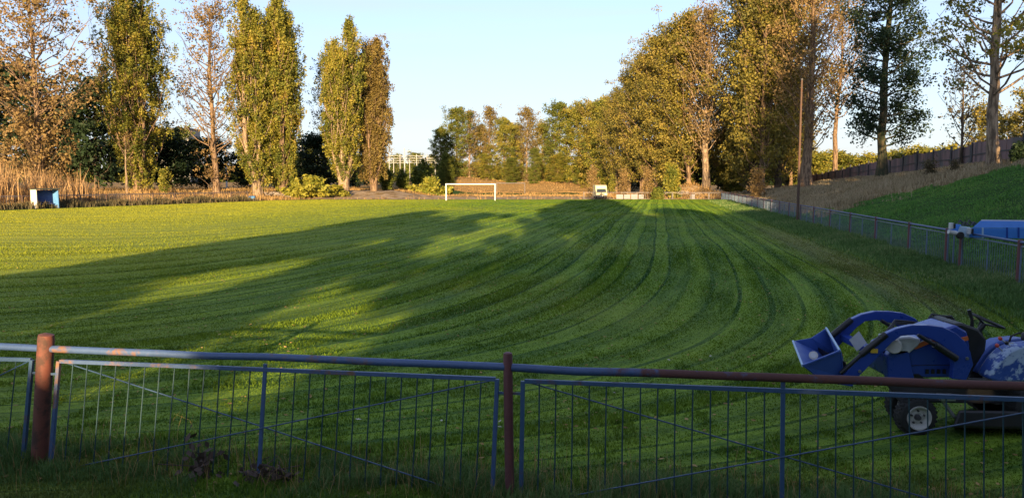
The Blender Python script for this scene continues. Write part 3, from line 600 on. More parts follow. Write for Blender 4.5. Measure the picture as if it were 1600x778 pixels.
# --- right row
RR = dict(kind='oval', trunk=.38, nl=80, h0=.10, leaf=.215, per=31, clumps=6, spread=.95, elev=(50, 14))
keys.update({'r_gold': (dict(RR, seed=71, H=27, R_=5.0), 'golden', 'bark_brown'), 'r_gold2': (dict(RR, seed=72, H=27, R_=4.6, nl=70), 'golden', 'bark_brown'), 'r_thin': (dict(RR, seed=73, H=29, R_=4.4, thin=.45, per=11, h0=.22, trunk=.55), 'brown', 'bark_pale'),
             'r_dense': (dict(RR, seed=74, H=29, R_=4.8, low=(60, 4, 1.5, 8), nl=90), 'golden', 'bark_dark'), 'r_olive': (dict(RR, seed=75, H=29, R_=4.4), 'poplar', 'bark_brown')})
GR = "row of tall poplars on the right"
rr = [('r_gold', 963, 170, 140, "golden poplar behind the van, farthest and lowest of the right row"), ('r_gold2', 982, 160, 112, "golden poplar second farthest in the rising right row"), ('r_gold', 1003, 152, 84, "golden poplar third farthest in the rising right row"),
      ('r_gold2', 1026, 144, 52, "tall golden poplar above the white boards at the far end"), ('r_dense', 1050, 138, 32, "tall dense golden poplar left of the pale thick trunk"), ('r_gold', 1076, 134, 14, "tall golden poplar with full crown beside the pale thick trunk"),
      ('r_thin', 1103, 128, -6, "half bare poplar with thick pale sunlit trunk above the earth mound"), ('r_gold', 1132, 140, 150, "golden poplar behind the right of the pale thick trunk"), ('r_dense', 1174, 122, -40, "tall dense golden poplar beyond the end of the right fence"),
      ('r_gold2', 1190, 112, -60, "tall golden poplar with dark twin trunk left of the rusty pole"), ('r_dense', 1216, 122, -70, "dense golden poplar just left of the rusty pole"), ('r_olive', 1178, 132, -30, "olive poplar behind the dense golden ones left of the pole"),
      ('r_gold', 1236, 140, 110, "shorter golden poplar right behind the middle of the rusty pole")]
for i, (k, px, D, ty, lb) in enumerate(rr): ctree(k, px, D, ty, lb, i, sx=1.0, group=GR)
tree("poplar_tree", 'r1', 1260, 104, 33, params=dict(seed=81, H=33, kind='oval', R_=6.2, trunk=.8, nl=84, h0=.16, leaf=.25, per=13, clumps=6, spread=.95, elev=(48, 15), thin=.3), leafmat='brown', barkmat='bark_brown', label="very tall brown leaved poplar with thick dark trunk right of the rusty pole", group=GR)
tree("poplar_tree", 'r1b', 1302, 118, 31, params=dict(seed=82, H=31, kind='oval', R_=4.6, trunk=.4, nl=60, h0=.35, leaf=.25, per=10, clumps=6, spread=.9, elev=(48, 15), thin=.42), leafmat='grey_brown', barkmat='bark_brown', label="thin grey brown poplar between the thick dark trunk and the ivy covered tree", group=GR)
tree("ivy_covered_tree", 'r2', 1378, 78, 26, params=dict(seed=83, H=26, kind='oval', R_=4.4, trunk=.5, nl=72, h0=.13, leaf=.17, per=60, clumps=5, spread=.95, elev=(20, 22), thin=.25, trunks=1), leafmat='dark', barkmat='bark_ivy', label="dark green ivy covered tree standing alone in front of the panel fence")
tree("poplar_tree", 'r3', 1553, 54, 24, params=dict(seed=84, H=24, kind='wide', R_=6.4, trunk=.44, nl=60, h0=.2, leaf=.17, per=24, clumps=6, spread=.6, elev=(35, 18), thin=.25), leafmat='poplar', barkmat='bark_pale', label="large open crowned tree with pale patched trunk nearest on the right")
tree("broadleaf_tree", 'r4', 1500, 66, 9.5, params=dict(seed=85, H=8, kind='oval', R_=2.4, trunk=.12, nl=26, h0=.15, leaf=.16, per=8, clumps=4, spread=.6, elev=(55, 15), thin=.45), leafmat='grey_brown', barkmat='bark_dark', label="small nearly bare tree left of the large open crowned one")
gold_b = [(1530, 74, 150, "golden bush topped tree behind the large open crowned trunk"), (1572, 78, 165, "golden tree behind the panel fence at the right edge"), (1615, 70, 120, "golden tree at the very right edge of the picture")]
for i, (px, D, ty, lb) in enumerate(gold_b):
    tree("broadleaf_tree", 'gb', px, D, top_py=ty, params=dict(seed=86, H=9, kind='oval', R_=3.2, trunk=.18, nl=40, h0=.08, leaf=.2, per=18, clumps=5, spread=.6, elev=(35, 18)), leafmat='golden', label=lb, group="golden trees behind the panel fence", rz=i*2, sx=1.0)
behind = [(1145, 138, 252, 'olive bush left of the pole row, beyond the fence end'), (1272, 138, 236, "green gold tree behind the panel fence right of the thick trunk"), (1310, 150, 235, "low green gold tree behind the panel fence below the thin poplar"), (1345, 150, 240, "low tree behind the panel fence left of the ivy covered tree"),
          (1412, 160, 232, "low far tree behind the panel fence right of the ivy covered tree"), (1445, 150, 228, "low golden far tree midway between ivy covered and open crowned trees"), (1480, 140, 226, "low golden far tree left of the small nearly bare one"), (1385, 175, 236, "low far tree directly behind the ivy covered trunk")]
for i, (px, D, ty, lb) in enumerate(behind):
    tree("broadleaf_tree", 'gg', px, D, top_py=ty, params=dict(seed=87, H=9, kind='oval', R_=4.4, trunk=.18, nl=40, h0=.05, leaf=.3, per=20, clumps=5, spread=.8, elev=(30, 18)), leafmat='poplar', label=lb, group="low trees beyond the panel fence", rz=i*1.9, sx=1.5)
# under-storey along the right row
us = [(957, 166, 268, 'poplar', "olive shrub behind the van"), (1012, 118, 258, 'brown', "slender brown leaved shrub, left of the yellow green one"), (975, 122, 262, 'brown', "slender brown shrub right of the van"), (927, 128, 258, 'brown', "narrow brown shrub just left of the van roof")]
for i, (px, D, ty, m_, lb) in enumerate(us):
    bush('u'+m_, px, D, ty, m_, lb, 90+i, R_=1.3, H=4.2, sx=.7, group="shrubs at the foot of the right row", rz=i, per=9, leaf=.2)
bush('u5', 1050, 120, 256, 'poplar', "rounded yellow green shrub at the left foot of the earth mound", 95, R_=2.9, H=3.6, group="shrubs at the foot of the right row", sx=.8)
bush('u6', 1028, 116, 293, 'green', "low green bush behind the far rail fence", 96, R_=2.6, H=1.6, group="shrubs at the foot of the right row")
bush('ubrown', 1185, 96, 262, 'brown', "reddish brown shrub on the bank left of the rusty pole", 91, group="shrubs at the foot of the right row", rz=2)
bush('u7', 1490, 58, 247, 'grey_brown', "grey scrubby bush on the bank below the small bare tree", 97, R_=1.6, H=1.9, group="bushes on the bank", per=8, leaf=.12)
bush('u7', 1452, 60, 246, 'wild', "low green grey bush on the dry grass of the bank", 97, group="bushes on the bank", rz=2)
bush('u8', 1590, 52, 222, 'dark', "dark shrub beside the large open crowned trunk's right side", 98, R_=1.6, H=2.4, group="bushes on the bank")
# screen of dark wood behind the right row and the horizon
for i, (px, D, ty, lb) in enumerate([(985, 180, 225, "dark tree low behind the rising right row, above the van"), (1035, 165, 215, "dark tree behind the yellow green shrub"), (1090, 160, 205, "dark tree behind the pale thick trunk"), (1140, 150, 200, "dark tree behind the right fence end"), (1190, 150, 195, "dark tree behind the twin trunk"), (1230, 152, 200, "dark tree behind the rusty pole")]):
    tree("broadleaf_tree", 'da' if i % 2 else 'db', px, D, top_py=ty, label=lb, group="dark under trees behind the right row", rz=i*1.1, sx=1.1)
# --- far wood closing the horizon
n = 9000; ang = R.uniform(-.85, .85, n); dist = R.uniform(420, 560, n); C = np.stack([np.sin(ang)*dist, np.cos(ang)*dist, R.uniform(0, 1, n)**.8*(7+5*vnoise(ang*60, ang*0, 99))], -1)
C = C[np.abs(C[:, 0]/C[:, 1]+.12) > .0]
CC = np.repeat(C, 10, 0)+R.normal(0, 1.8, (len(C)*10, 3)); Vl, Fl = leaves_np(CC, 2.4, R)
tag(link("distant_wood", np_mesh("distant_wood", Vl, Fl, M['green'], {"tint": np.repeat(R.uniform(0, 1, len(CC)), 4)})), "far off low wood along the horizon behind everything", "wood", kind="stuff")
# --- trees behind the viewer (they shade the near pitch) and further along the bank
def caster(Xc, Yc, blobs, label, seed, mat='poplar', per=1500, leaf=.42):
    rng = np.random.default_rng(seed); z0 = float(tz(Xc, Yc)); root = empty("broadleaf_tree", (Xc, Yc, z0), label, "tree", "trees behind the viewer")
    acc = {'v': [], 'f': [], 'n': 0}; top = max(b[1]+b[2]*.5 for b in blobs)-z0
    tube_np(acc, np.array([(0, 0, -.2), (.1, 0, top*.5), (0, .1, top)]), .38, .05, 8); P = []
    for dx, z, r in blobs:
        tube_np(acc, np.array([(0, 0, max(.5, (z-z0)*.55)), (dx*.5, 0, (z-z0)*.85), (dx, 0, z-z0)]), .12, .03, 5)
        n_ = int(per*r*r/4); g = rng.normal(size=(n_, 3)); g /= np.linalg.norm(g, axis=1)[:, None]; P.append(np.array((dx, 0, z-z0))+g*r*rng.uniform(0, 1, (n_, 1))**.4*np.array((1, .8, 1)))
    V, Fc = leaves_np(np.concatenate(P), leaf, rng)
    link("trunk", np_mesh("trunk", np.concatenate(acc['v']), np.concatenate(acc['f']), M['bark_brown'], smooth=True), root)
    link("crown", np_mesh("crown", V, Fc, M[mat], {"tint": np.repeat(rng.uniform(0, 1, len(V)//4), 4)}), root)
YB = -22
caster(-16, YB, [(0, 5, 3.0), (-.2, 9, 2.9), (.3, 12.6, 2.5), (0, 15, 1.6), (-1.2, 7, 2.2), (1.0, 4.5, 2.5), (0, 2.5, 2.6), (2.6, 11.5, 1.4), (2.3, 6.0, 1.5), (2.5, 9.4, 1.4), (2.3, 3.6, 2.0), (2.4, 13.2, 1.0)], "leafy tree behind the viewer, left end of the shading row", 201)
caster(-10, YB, [(0, 3, 2.6), (-.2, 6.2, 1.7), (.1, 8.8, 1.6), (-.6, 12, 1.9), (-.2, 14.4, 1.3), (-2.8, 3.2, 2.2), (2.6, 3.2, 1.9), (-2.6, 11, 1.2), (2.2, 8.0, .8), (1.4, 11.6, .8), (-3.0, 13.6, 1.1), (2.0, 14.6, .7), (2.3, 5.4, .8), (-1.4, 6.2, .9), (4.6, 5.1, .9), (5.1, 6.5, .6), (3.9, 7.6, 1.0), (3.7, 8.7, .8), (4.2, 10.2, .7), (3.4, 4.6, .8), (-1.9, 9.2, .6)], "narrow tree with gaps behind the viewer, second from left of the shading row", 202)
caster(-4.2, YB, [(0, 3, 2.8), (.6, 6.3, 1.9), (.5, 9, 1.8), (.6, 12.3, 1.9), (.5, 15.5, 2.1), (1.5, 19, 2.4), (1.8, 22, 1.8), (-1.8, 13.4, .7), (-1.5, 8.1, .8), (-1.0, 17, 1.0), (2.8, 6.2, 1.3), (3.2, 3.6, 1.4)], "tall narrow tree behind the viewer, left of the tallest one", 203)
caster(.6, YB-1, [(0, 4, 3.5), (0, 9, 3.4), (0, 14, 3.4), (0, 18.5, 3.2), (.4, 22, 2.6), (.4, 25, 1.6)], "tallest dense tree behind the viewer, middle of the shading row", 204)
for i, (xc, hh) in enumerate([(6.5, 18), (12.5, 16), (18.5, 21), (25, 24), (32, 25), (40, 24)]):
    caster(xc, YB+(i % 2)*2, [(0, z, 3.6) for z in np.arange(3.5, hh-3, 4.2)]+[(.8, hh-2.6, 2.6), (-2.8, hh*.45, 2.2), (2.8, hh*.6, 2.2)], ["dense", "broad", "leafy", "high", "full", "bushy"][i]+" tree behind the viewer, "+["next to the tallest one", "second right of the tallest one", "third right of the tallest one", "before the highest right hand one", "highest on the right", "at the right end of the row"][i], 210+i)
for i, (V_, L_) in enumerate([(34, 26), (20, 25), (6, 24)]):
    x, y = XY(L_, V_); tree("poplar_tree", 'r3', 0, y, 23, label=["open crowned tree on the bank just outside the right edge", "open crowned tree on the bank right of the viewer", "open crowned tree on the bank behind the viewer's right"][i], X=x, rz=2+i)

# ------------------------------------------------------------------ near fence
def FN(px, py, off=0.0):                # point on the plane of the near fence
    d = ray(px, py); k = (6.365+off)/(d[1]+.16*d[0]); return np.array((0, 0, EYE))+d*k
FS = np.array((.158, .987, 0))          # fence normal
fo = FN(794, 700); fo[2] = 0
NF = empty("railing_fence", fo, "near blue and rusty red tubular railing crossing the whole foreground", "fence")
def fmb(): return MB(fo)
fmb().tube([FN(60, 755), FN(66, 640), FN(72, 530), FN(72.3, 523), FN(72.5, 521)], [.078, .075, .074, .068, .03], 20).build("post", M['post_rust'], NF, smooth=True, label="thick rusty orange red post with rounded top")
fmb().tube([FN(797, 800), FN(794.5, 640), FN(793.5, 556), FN(793.5, 551.5), FN(793.5, 550)], [.041, .041, .041, .038, .02], 18).build("post", M['post_red'], NF, smooth=True, label="slim dark red post")
e = FN(1720, 616); fmb().tube([e*np.array((1, 1, 0)), e+(0, 0, .1)], .045, 14).build("post", M['post_red'], NF, smooth=True)
def sag(p0, p1, r, n=9, seed=0):
    a, b = FN(*p0), FN(*p1); rng = np.random.default_rng(seed); pts = [a+(b-a)*t+np.array((0, 0, rng.normal(0, .003))) for t in np.linspace(0, 1, n)]; return pts, r
fmb().tube(*sag((-260, 532), (66, 544), .034), 16).build("top_rail", M['rail_blue'], NF, smooth=True, label="blue top rail left of the rusty post")
fmb().tube(*sag((80, 545), (789, 573), .034, seed=2), 16).build("top_rail", M['rail_left'], NF, smooth=True, label="blue top rail with pale worn and rusty left end")
fmb().tube(*sag((800, 575), (1720, 607), .036, seed=3), 16).build("top_rail", M['rail_right'], NF, smooth=True, label="top rail turning from blue to rusty brown towards the right")
def panel(tl, bl, tr, br, mid, bars, mat, label):
    fr = fmb(); w, d = .036, .03
    TL, TR, BL, BR = FN(*tl), FN(*tr), FN(*bl), FN(*br)
    def drop(T, B): # extend the stile down to just above the soil
        k = (-.06-T[2])/(B[2]-T[2]); return T+(B-T)*k
    BL, BR = drop(TL, BL), drop(TR, BR)
    fr.bar(TL+(TR-TL)*.0035, TR-(TR-TL)*.0035, w, d, FS)
    fr.bar(TL, BL, w, d+.004, FS); fr.bar(TR, BR, w, d+.004, FS); u = (BR-BL)/np.linalg.norm(BR-BL)*.021; fr.bar(BL+u, BR-u, w*.9, d, FS)
    f = fr.build("panel_frame", mat, NF, bevel=.003, label=label)
    back = FS*.012
    def on_edge(T0, T1, px): # point on the line T0-T1 at that column
        lo, hi = 0., 1.
        for _ in range(40):
            t = (lo+hi)/2; p = T0+(T1-T0)*t; q = p-np.array((0, 0, EYE)); x = CX+F_PX*q[0]/np.dot(q, _FW)
            if x < px: lo = t
            else: hi = t
        return lo
    tm = on_edge(TL, TR, mid) if mid else None
    ts = []
    if mid: 
        n0, n1 = bars; ts = [tm*(i+1)/(n0+1) for i in range(n0)]+[tm+(1-tm)*(i+1)/(n1+1) for i in range(n1)]
        s = fmb(); s.bar(TL+(TR-TL)*tm+np.array((0, 0, .055 if mid < 1000 else .075)), BL+(BR-BL)*tm+np.array((0, 0, .02)), .034, .022, FS); s.build("middle_stile", mat, f, bevel=.002)
    else: ts = [(i+1)/(bars[0]+1) for i in range(bars[0])]
    rng = np.random.default_rng(int(abs(tl[0]))+5)
    for t in ts:
        a, b = TL+(TR-TL)*t, BL+(BR-BL)*t; m_ = (a+b)/2+np.array((rng.normal(0, .004), 0, 0)); s = fmb(); s.tube([a-(0, 0, .018), m_, b+(0, 0, .02)], .0062, 6).build("bar", M['rod'], f, smooth=True)
    for a, b, sg in ((TL, BR, 1), (BL, TR, -1)):
        s = fmb(); ins = (b-a)*.012; s.tube([a+ins+back*sg, (a+b)/2+back*sg*1.3, b-ins+back*sg], .0062, 6).build("brace", M['brace'], f, smooth=True)
    return f
panel((-240, 556), (-262, 735), (50, 562), (34, 742), None, (11,), M['frame_blue'], "blue panel frame cut by the left edge")
panel((92, 564), (78, 738), (777, 592), (769, 778), 415, (13, 14), M['rail_left'], "worn blue panel frame between the two posts")
panel((817, 595), (814, 778), (1690, 627), (1690, 800), 1223, (14, 15), M['frame_blue'], "blue panel frame right of the slim red post")
b = fmb()
for p, q in (((50, 582), (70, 584)), ((72, 584), (92, 584)), ((776, 613), (792, 614)), ((795, 614), (818, 615))): b.bar(FN(*p), FN(*q), .022, .008, FS)
for p, q in (((50, 732), (64, 734)), ((60, 734), (80, 736))): b.bar(FN(*p), FN(*q), .022, .008, FS)
b.build("bracket", M['frame_blue'], NF)

# debris at the foot of the near fence
rng = np.random.default_rng(5)
for i, (px, py, n_, s, lb) in enumerate([(318, 752, 70, .17, "clump of dark withered weed beside the near fence, left of the middle stile"), (408, 768, 60, .16, "heap of dark dead leaves under the near fence's middle stile"), (440, 772, 40, .12, "small pile of dead leaves right of the middle stile")]):
    p = FN(px, py, .0); p[2] = float(tz(p[0], p[1])); t_ = rng.uniform(0, 1, n_); C = np.stack([rng.normal(0, s*.6, n_), rng.normal(0, s*.5, n_), .02+np.abs(rng.normal(0, s*(1.0 if i == 0 else .35), n_))], -1)
    V, Fc = leaves_np(C, .07, rng); root = empty("withered_weed" if i == 0 else "leaf_heap", p, lb, "dead plant" if i == 0 else "leaf heap")
    link("leaves", np_mesh("leaves", V, Fc, M['dead_leaf']), root); s_ = MB()
    for k in range(6): s_.tube([(0, 0, 0), (rng.normal(0, .05), rng.normal(0, .05), .12), (rng.normal(0, .14), rng.normal(0, .1), .1+.16*rng.uniform())], .005, 5)
    s_.build("stems", M['dead_leaf'], root)
V = []; 
for i, (px, py) in enumerate([(781, 663), (781, 672), (560, 660), (690, 662), (1110, 560), (960, 618), (915, 650), (340, 575), (648, 655), (1045, 566), (1000, 640), (870, 600)]):
    p = ray(px, py); q = np.array((0, 0, EYE))+p*(EYE/-p[2]); Vv, Fc = leaves_np(np.zeros((2, 3)), .055, rng); Vv[:, 2] = Vv[:, 2]*.3
    q[2] = .045; o = link("fallen_leaf", np_mesh("fallen_leaf", Vv, Fc, M['litter']), None, q)
    tag(o, ["pale fallen leaf on the grass just left of the slim red post", "pale fallen leaf on the grass just left of the slim red post", "pale leaf on grass behind the near panel, below its rising brace", "pale leaf lying right of the near panel's middle", "pale leaf on mown grass left of the loader bucket", "pale leaf behind the right panel, top of a dark tuft", "pale leaf behind the right panel close to the slim post", "pale leaf above the left top rail's shade on mown grass", "pale leaf behind the near panel, left of the slim red post", "pale leaf on mown grass above the right top rail", "pale leaf behind the right panel under its falling brace", "pale leaf just below the top rail right of the slim post"][i], "leaf", "fallen leaves")

# ------------------------------------------------------------------ right fence
def rail_fence(name, label, line, posts, H, r_rail, r_post, mats, panel_w=None, rods=.16, rod_r=.006, z_follow=True, subpost=True, double=True):
    """line(t) -> (x, y); posts: list of t"""
    x, y = line(posts[0]); o = np.array((x, y, float(tz(x, y)))); root = empty(name, o, label, "fence")
    P = [np.array((*line(t), 0.0)) for t in posts]
    for p in P: p[2] = float(tz(p[0], p[1]))
    for p in P:
        MB(o).tube([p-(0, 0, .1), p+(0, 0, H+.05), p+(0, 0, H+.065)], [r_post, r_post, r_post*.6], 10).build("post", mats[0], root, smooth=True)
    m = MB(o); m.tube([p+(0, 0, H) for p in P], r_rail, 10); m.build("top_rail", mats[1], root, smooth=True)
    for a, b in zip(P[:-1], P[1:]):
        t = b-a; ln = np.linalg.norm(t); u = t/ln; nn = np.array((-u[1], u[0], 0)); m = MB(o)
        a2, b2 = a+u*.09, b-u*.09
        m.bar(a2+(0, 0, H-.11), b2+(0, 0, H-.11), .035, .03, nn); m.bar(a2+(0, 0, .08), b2+(0, 0, .08), .03, .03, nn)
        for q in (a2, b2, (a2+b2)/2): m.bar(q+(0, 0, .08), q+(0, 0, H-.12), .032, .034, nn)
        k = int(ln/rods)
        for i in range(1, k): q = a2+(b2-a2)*i/k; m.tube([q+(0, 0, .08), q+(0, 0, H-.12)], rod_r, 4, False)
        m.build("panel", mats[2], root)
    return root
RL = lambda V: XY(9.45, V)
rp = [17.5, 21.9, 25.8, 27.0, 30.8] + [30.8+4.5*i for i in range(1, 20)] + [119.5]
rail_fence("railing_fence", "long blue railing with dark red posts receding along the right side of the pitch", RL, rp, 1.2, .036, .06, (M['post_red'], M['rail_blue'], M['mesh_blue']))
# left fence
LLn = lambda t: tuple(LF0+(LF1-LF0)*t)
rail_fence("railing_fence", "low worn railing along the left side of the pitch in front of the dugout", LLn, list(np.linspace(-.3, 1.0, 20)), 1.3, .045, .065, (M['pole_rust'], M['far_rail'], M['far_rail']), rods=.3, rod_r=.01)
# far end railing
FE = lambda t: (at(912, 300, 119)[0]+t*(at(1128, 300, 119)[0]-at(912, 300, 119)[0]), 119-3*t)
fe = rail_fence("railing_fence", "dark thin railing with white boards across the far right end of the pitch", FE, list(np.linspace(0, 1, 9)), 1.12, .035, .05, (M['far_rail'], M['far_rail'], M['far_rail']), rods=.35, rod_r=.009)
for px0, px1 in ((963, 974), (975, 985), (986, 996.5), (998, 1006), (1081, 1086)):
    a, b = at(px0, 308, 117.6), at(px1, 308, 117.6); z = float(tz(a[0], 118)); m = MB(fe.location)
    m.box(((a[0]+b[0])/2, 117.7+rng.uniform(-.05, .05), z+.42), (b[0]-a[0]-.03, .04, rng.uniform(.66, .8))); m.build("board", M['board'], fe)

# ------------------------------------------------------------------ panel fence on top of the bank
o0 = XY(26.4, 60); of = np.array((*o0, float(tz(*o0)))); PF = empty("panel_fence", of, "tall brown purple weathered panel fence with dark posts along the top of the bank", "fence")
Vs = np.arange(20, 150, 4.6)
for a, b in zip(Vs[:-1], Vs[1:]):
    A = np.array((*XY(26.4, a), 0)); B = np.array((*XY(26.4, b), 0)); za, zb = float(tz(A[0], A[1])), float(tz(B[0], B[1])); hA = 2.0+.08*math.sin(a*.7)
    u = (B-A)/np.linalg.norm(B-A); nn = np.array((-u[1], u[0], 0)); m = MB(of)
    for i in range(8): # corrugated sheets
        p = A+(B-A)*i/8; q = A+(B-A)*(i+1)/8-u*.02; z0, z1 = za+(zb-za)*i/8-.1, za+(zb-za)*(i+1)/8-.1; off = nn*(.02 if i % 2 else 0); jt = .05*math.sin(i*5+a)
        P = [p+off, q+off, q+off+nn*.03, p+off+nn*.03]; m.hexa([w+np.array((0, 0, z)) for w, z in zip(P, (z0, z1, z1, z0))]+[w+np.array((0, 0, z+hA+jt)) for w, z in zip(P, (z0, z1, z1, z0))])
    m.build("panel", M['wood'], PF)
    m = MB(of); C0 = A+nn*.10; m.box((C0[0], C0[1], za+hA/2), (.14, .14, hA+.25), TH); m.build("post", M['dark_grey'], PF)
    m = MB(of); m.bar(A+nn*.07+u*.08+(0, 0, za+.95), B+nn*.07-u*.08+(0, 0, zb+.95), .10, .05, nn); m.build("rail", M['dark_grey'], PF)

# ------------------------------------------------------------------ pole
pz = at(1247, 315, 50); px3 = float(pz[0]); zz = float(tz(px3, 50)); tp_ = at(1253, 126, 50)
pl = empty("floodlight_pole", (px3, 50, zz), "tall slim rusty orange pole rising from the bank behind the right fence", "pole")
m = MB((px3, 50, zz)); m.tube([(px3, 50, zz-.3), ((px3+tp_[0])/2, 50, (zz+tp_[2])/2), (tp_[0], 50, tp_[2])], [.09, .075, .06], 12); m.build("shaft", M['pole_rust'], pl, smooth=True)
m = MB((px3, 50, zz)); m.tube([(tp_[0], 50, tp_[2]), (tp_[0], 50, tp_[2]+.12)], [.08, .08], 12); m.build("cap", M['dark_grey'], pl, smooth=True)

# ------------------------------------------------------------------ goals
def goal(D, pxl, pxr, w, label, mt='white'):
    a, b = at(pxl, 300, D), at(pxr, 300, D); a[2] = b[2] = float(tz((a[0]+b[0])/2, D)); c = (a+b)/2; root = empty("goal_frame", c, label, "goal", "football goals")
    h = 2.44
    for p in (a, b): MB(c).tube([p, p+(0, 0, h-.06)], w, 12).build("post", M[mt], root, smooth=True)
    MB(c).tube([a+(-w, 0, h), b+(w, 0, h)], w, 12).build("crossbar", M[mt], root, smooth=True)
    for p in (a, b): MB(c).tube([p+(0, w, h-.1), p+(0, .9, h-.15), p+(0, 1.6, .03)], .02, 6).build("net_stay", M['mast'], root, smooth=True)
goal(110, 697, 773.5, .075, "white football goal frame without net on the far edge of the mown pitch")
goal(180, 776, 820, .06, "smaller looking second white goal frame standing farther behind the first", "board")

# ------------------------------------------------------------------ dugout
D0 = 78.5; dl, dr_ = at(50, 310, D0), at(90, 310, D0); cx_, wz = (dl[0]+dr_[0])/2, float(tz((dl[0]+dr_[0])/2, D0+1)); 
dg = empty("dugout", (cx_, D0, wz), "small open fronted blue and white team shelter at the left fence", "dugout"); rz = rad(-38)
def dbox(name, c, s, mat, par=dg, lab=None, bv=0):
    m = MB(); m.box(c, s); o = m.build(name, mat, par, bevel=bv, label=lab); return o
dg.rotation_euler.z = rad(60)
Wd, Dd, Hd = 2.2, 1.1, 1.95
dbox("side_wall", (-Wd/2, 0, Hd/2), (.06, Dd, Hd), M['hut_white'], lab="sunlit white side wall"); dbox("side_wall", (Wd/2, 0, Hd/2), (.06, Dd, Hd), M['hut_blue'], lab="light blue side wall")
dbox("back_wall", (0, Dd/2-.03, Hd/2-.02), (Wd-.07, .05, Hd-.06), M['hut_navy'])
m = MB(); m.hexa([(-Wd/2-.12, -Dd/2-.25, Hd+.02), (Wd/2+.12, -Dd/2-.25, Hd+.02), (Wd/2+.12, Dd/2+.1, Hd+.0), (-Wd/2-.12, Dd/2+.1, Hd+.0), (-Wd/2-.12, -Dd/2-.25, Hd+.16), (Wd/2+.12, -Dd/2-.25, Hd+.16), (Wd/2+.12, Dd/2+.1, Hd+.08), (-Wd/2-.12, Dd/2+.1, Hd+.08)]); m.build("roof", M['roof_dark'], dg)
bn = dbox("bench", (0, .25, .45), (Wd-.1, .38, .05), M['bench_blue'])
for s in (-1, 1): dbox("support", (s*.85, .25, .21), (.06, .3, .42), M['dark_grey'], bn)

# ------------------------------------------------------------------ van
DV = 122.0; vc = at(940, 306, DV); vz = float(tz(vc[0], DV)); van = empty("parked_van", (vc[0], DV, vz), "pale yellow high roofed van facing the camera behind the far railing", "van")
m = MB(); # side profile in y,z extruded in x ; front faces -Y
prof = [(-.05, .45), (-.05, .95), (.12, 1.12), (.62, 1.72), (.75, 2.12), (1.1, 2.30), (4.6, 2.32), (4.8, 2.1), (4.85, .45)]
m.prism([(-.93, y, z) for y, z in prof], (1.86, 0, 0)); m.build("body", M['van_cream'], van, bevel=.05)
m = MB(); m.hexa([(-.80, .10, 1.155), (.80, .10, 1.155), (.80, .215, 1.13), (-.80, .215, 1.13), (-.72, .575, 1.70), (.72, .575, 1.70), (.72, .66, 1.70), (-.72, .66, 1.70)]); m.build("windscreen", M['glass_dark'], van)
m = MB(); m.box((0, -.075, .50), (1.9, .09, .22)); m.build("bumper", M['dark_grey'], van, bevel=.02)
m = MB(); m.box((0, -.065, .80), (.7, .03, .16)); m.build("grille", M['black_plastic'], van)
m = MB(); m.box((0, -.125, .52), (.5, .012, .11)); m.build("number_plate", M['white'], van)
for s in (-1, 1):
    m = MB(); m.box((s*.66, -.07, .80), (.34, .05, .19)); m.build("headlight", M['light_grey'], van, bevel=.02)
    m = MB(); m.box((s*1.08, .35, 1.35), (.16, .10, .28)); m.tube([(s*.93, .36, 1.3), (s*1.02, .36, 1.3)], .02, 6); m.build("mirror", M['black_plastic'], van, bevel=.02)
    for y in (.75, 3.9):
        m = MB(); m.lathe((s*.74, y, .33), (s, 0, 0), [(0, .30), (.03, .33), (.17, .33), (.20, .29)], 20); w = m.build("wheel", M['rubber'], van, smooth=True)
        m = MB(); m.lathe((s*.945, y, .33), (s, 0, 0), [(0, .19), (.012, .19)], 16); m.build("rim", M['steel'], w)
# small dark gate frame beside the van is part of the far railing; rubble heaps
def heap(px, py, D, n_, w, h, label, mat, seed):
    p = at(px, py, D); p[2] = float(tz(p[0], D)); rg = np.random.default_rng(seed); m = MB()
    for i in range(n_):
        x, y = rg.normal(0, w/2), rg.normal(0, w/4); z = max(0.02, h*math.exp(-(x/w)**2*2)*rg.uniform(.2, 1)); s = rg.uniform(.12, .45); a = rg.uniform(0, 3.1)
        v = np.array((math.cos(a)*s, math.sin(a)*s, rg.normal(0, .1))); m.bar(np.array((x, y, z))-v, np.array((x, y, z))+v, s*.3, s*.25, (rg.normal(), rg.normal(), 1.3))
    root = m.build("rubble_heap", mat, None, loc=p); tag(root, label, "rubble")
heap(425, 305, 121, 120, 3.4, .8, "grey heap of branches and rubble at the end of the left fence", M['rubble'], 3)
heap(455, 302, 126, 60, 2.4, .5, "low strewn branches right of the grey rubble heap", M['rubble'], 4)
heap(1060, 303, 121.5, 90, 4.5, .7, "pale broken stones at the foot of the earth mound", M['rubble'], 6)
p = at(394, 308, 109); p[2] = float(tz(p[0], 109)); dm = empty("plastic_drum", p, "blue drum lying at the end of the left fence", "drum")
m = MB(); m.lathe((-.45, 0, .36), (1, 0, 0), [(0, .30), (.03, .35), (.3, .36), (.6, .36), (.87, .35), (.9, .30)], 18); m.build("shell", M['drum_blue'], dm, smooth=True)
m = MB(); m.lathe((.901, .1-.1, .36-.0), (1, 0, 0), [(-.452, .10), (-.43, .10)], 10); m.build("lid", M['dark_grey'], dm)

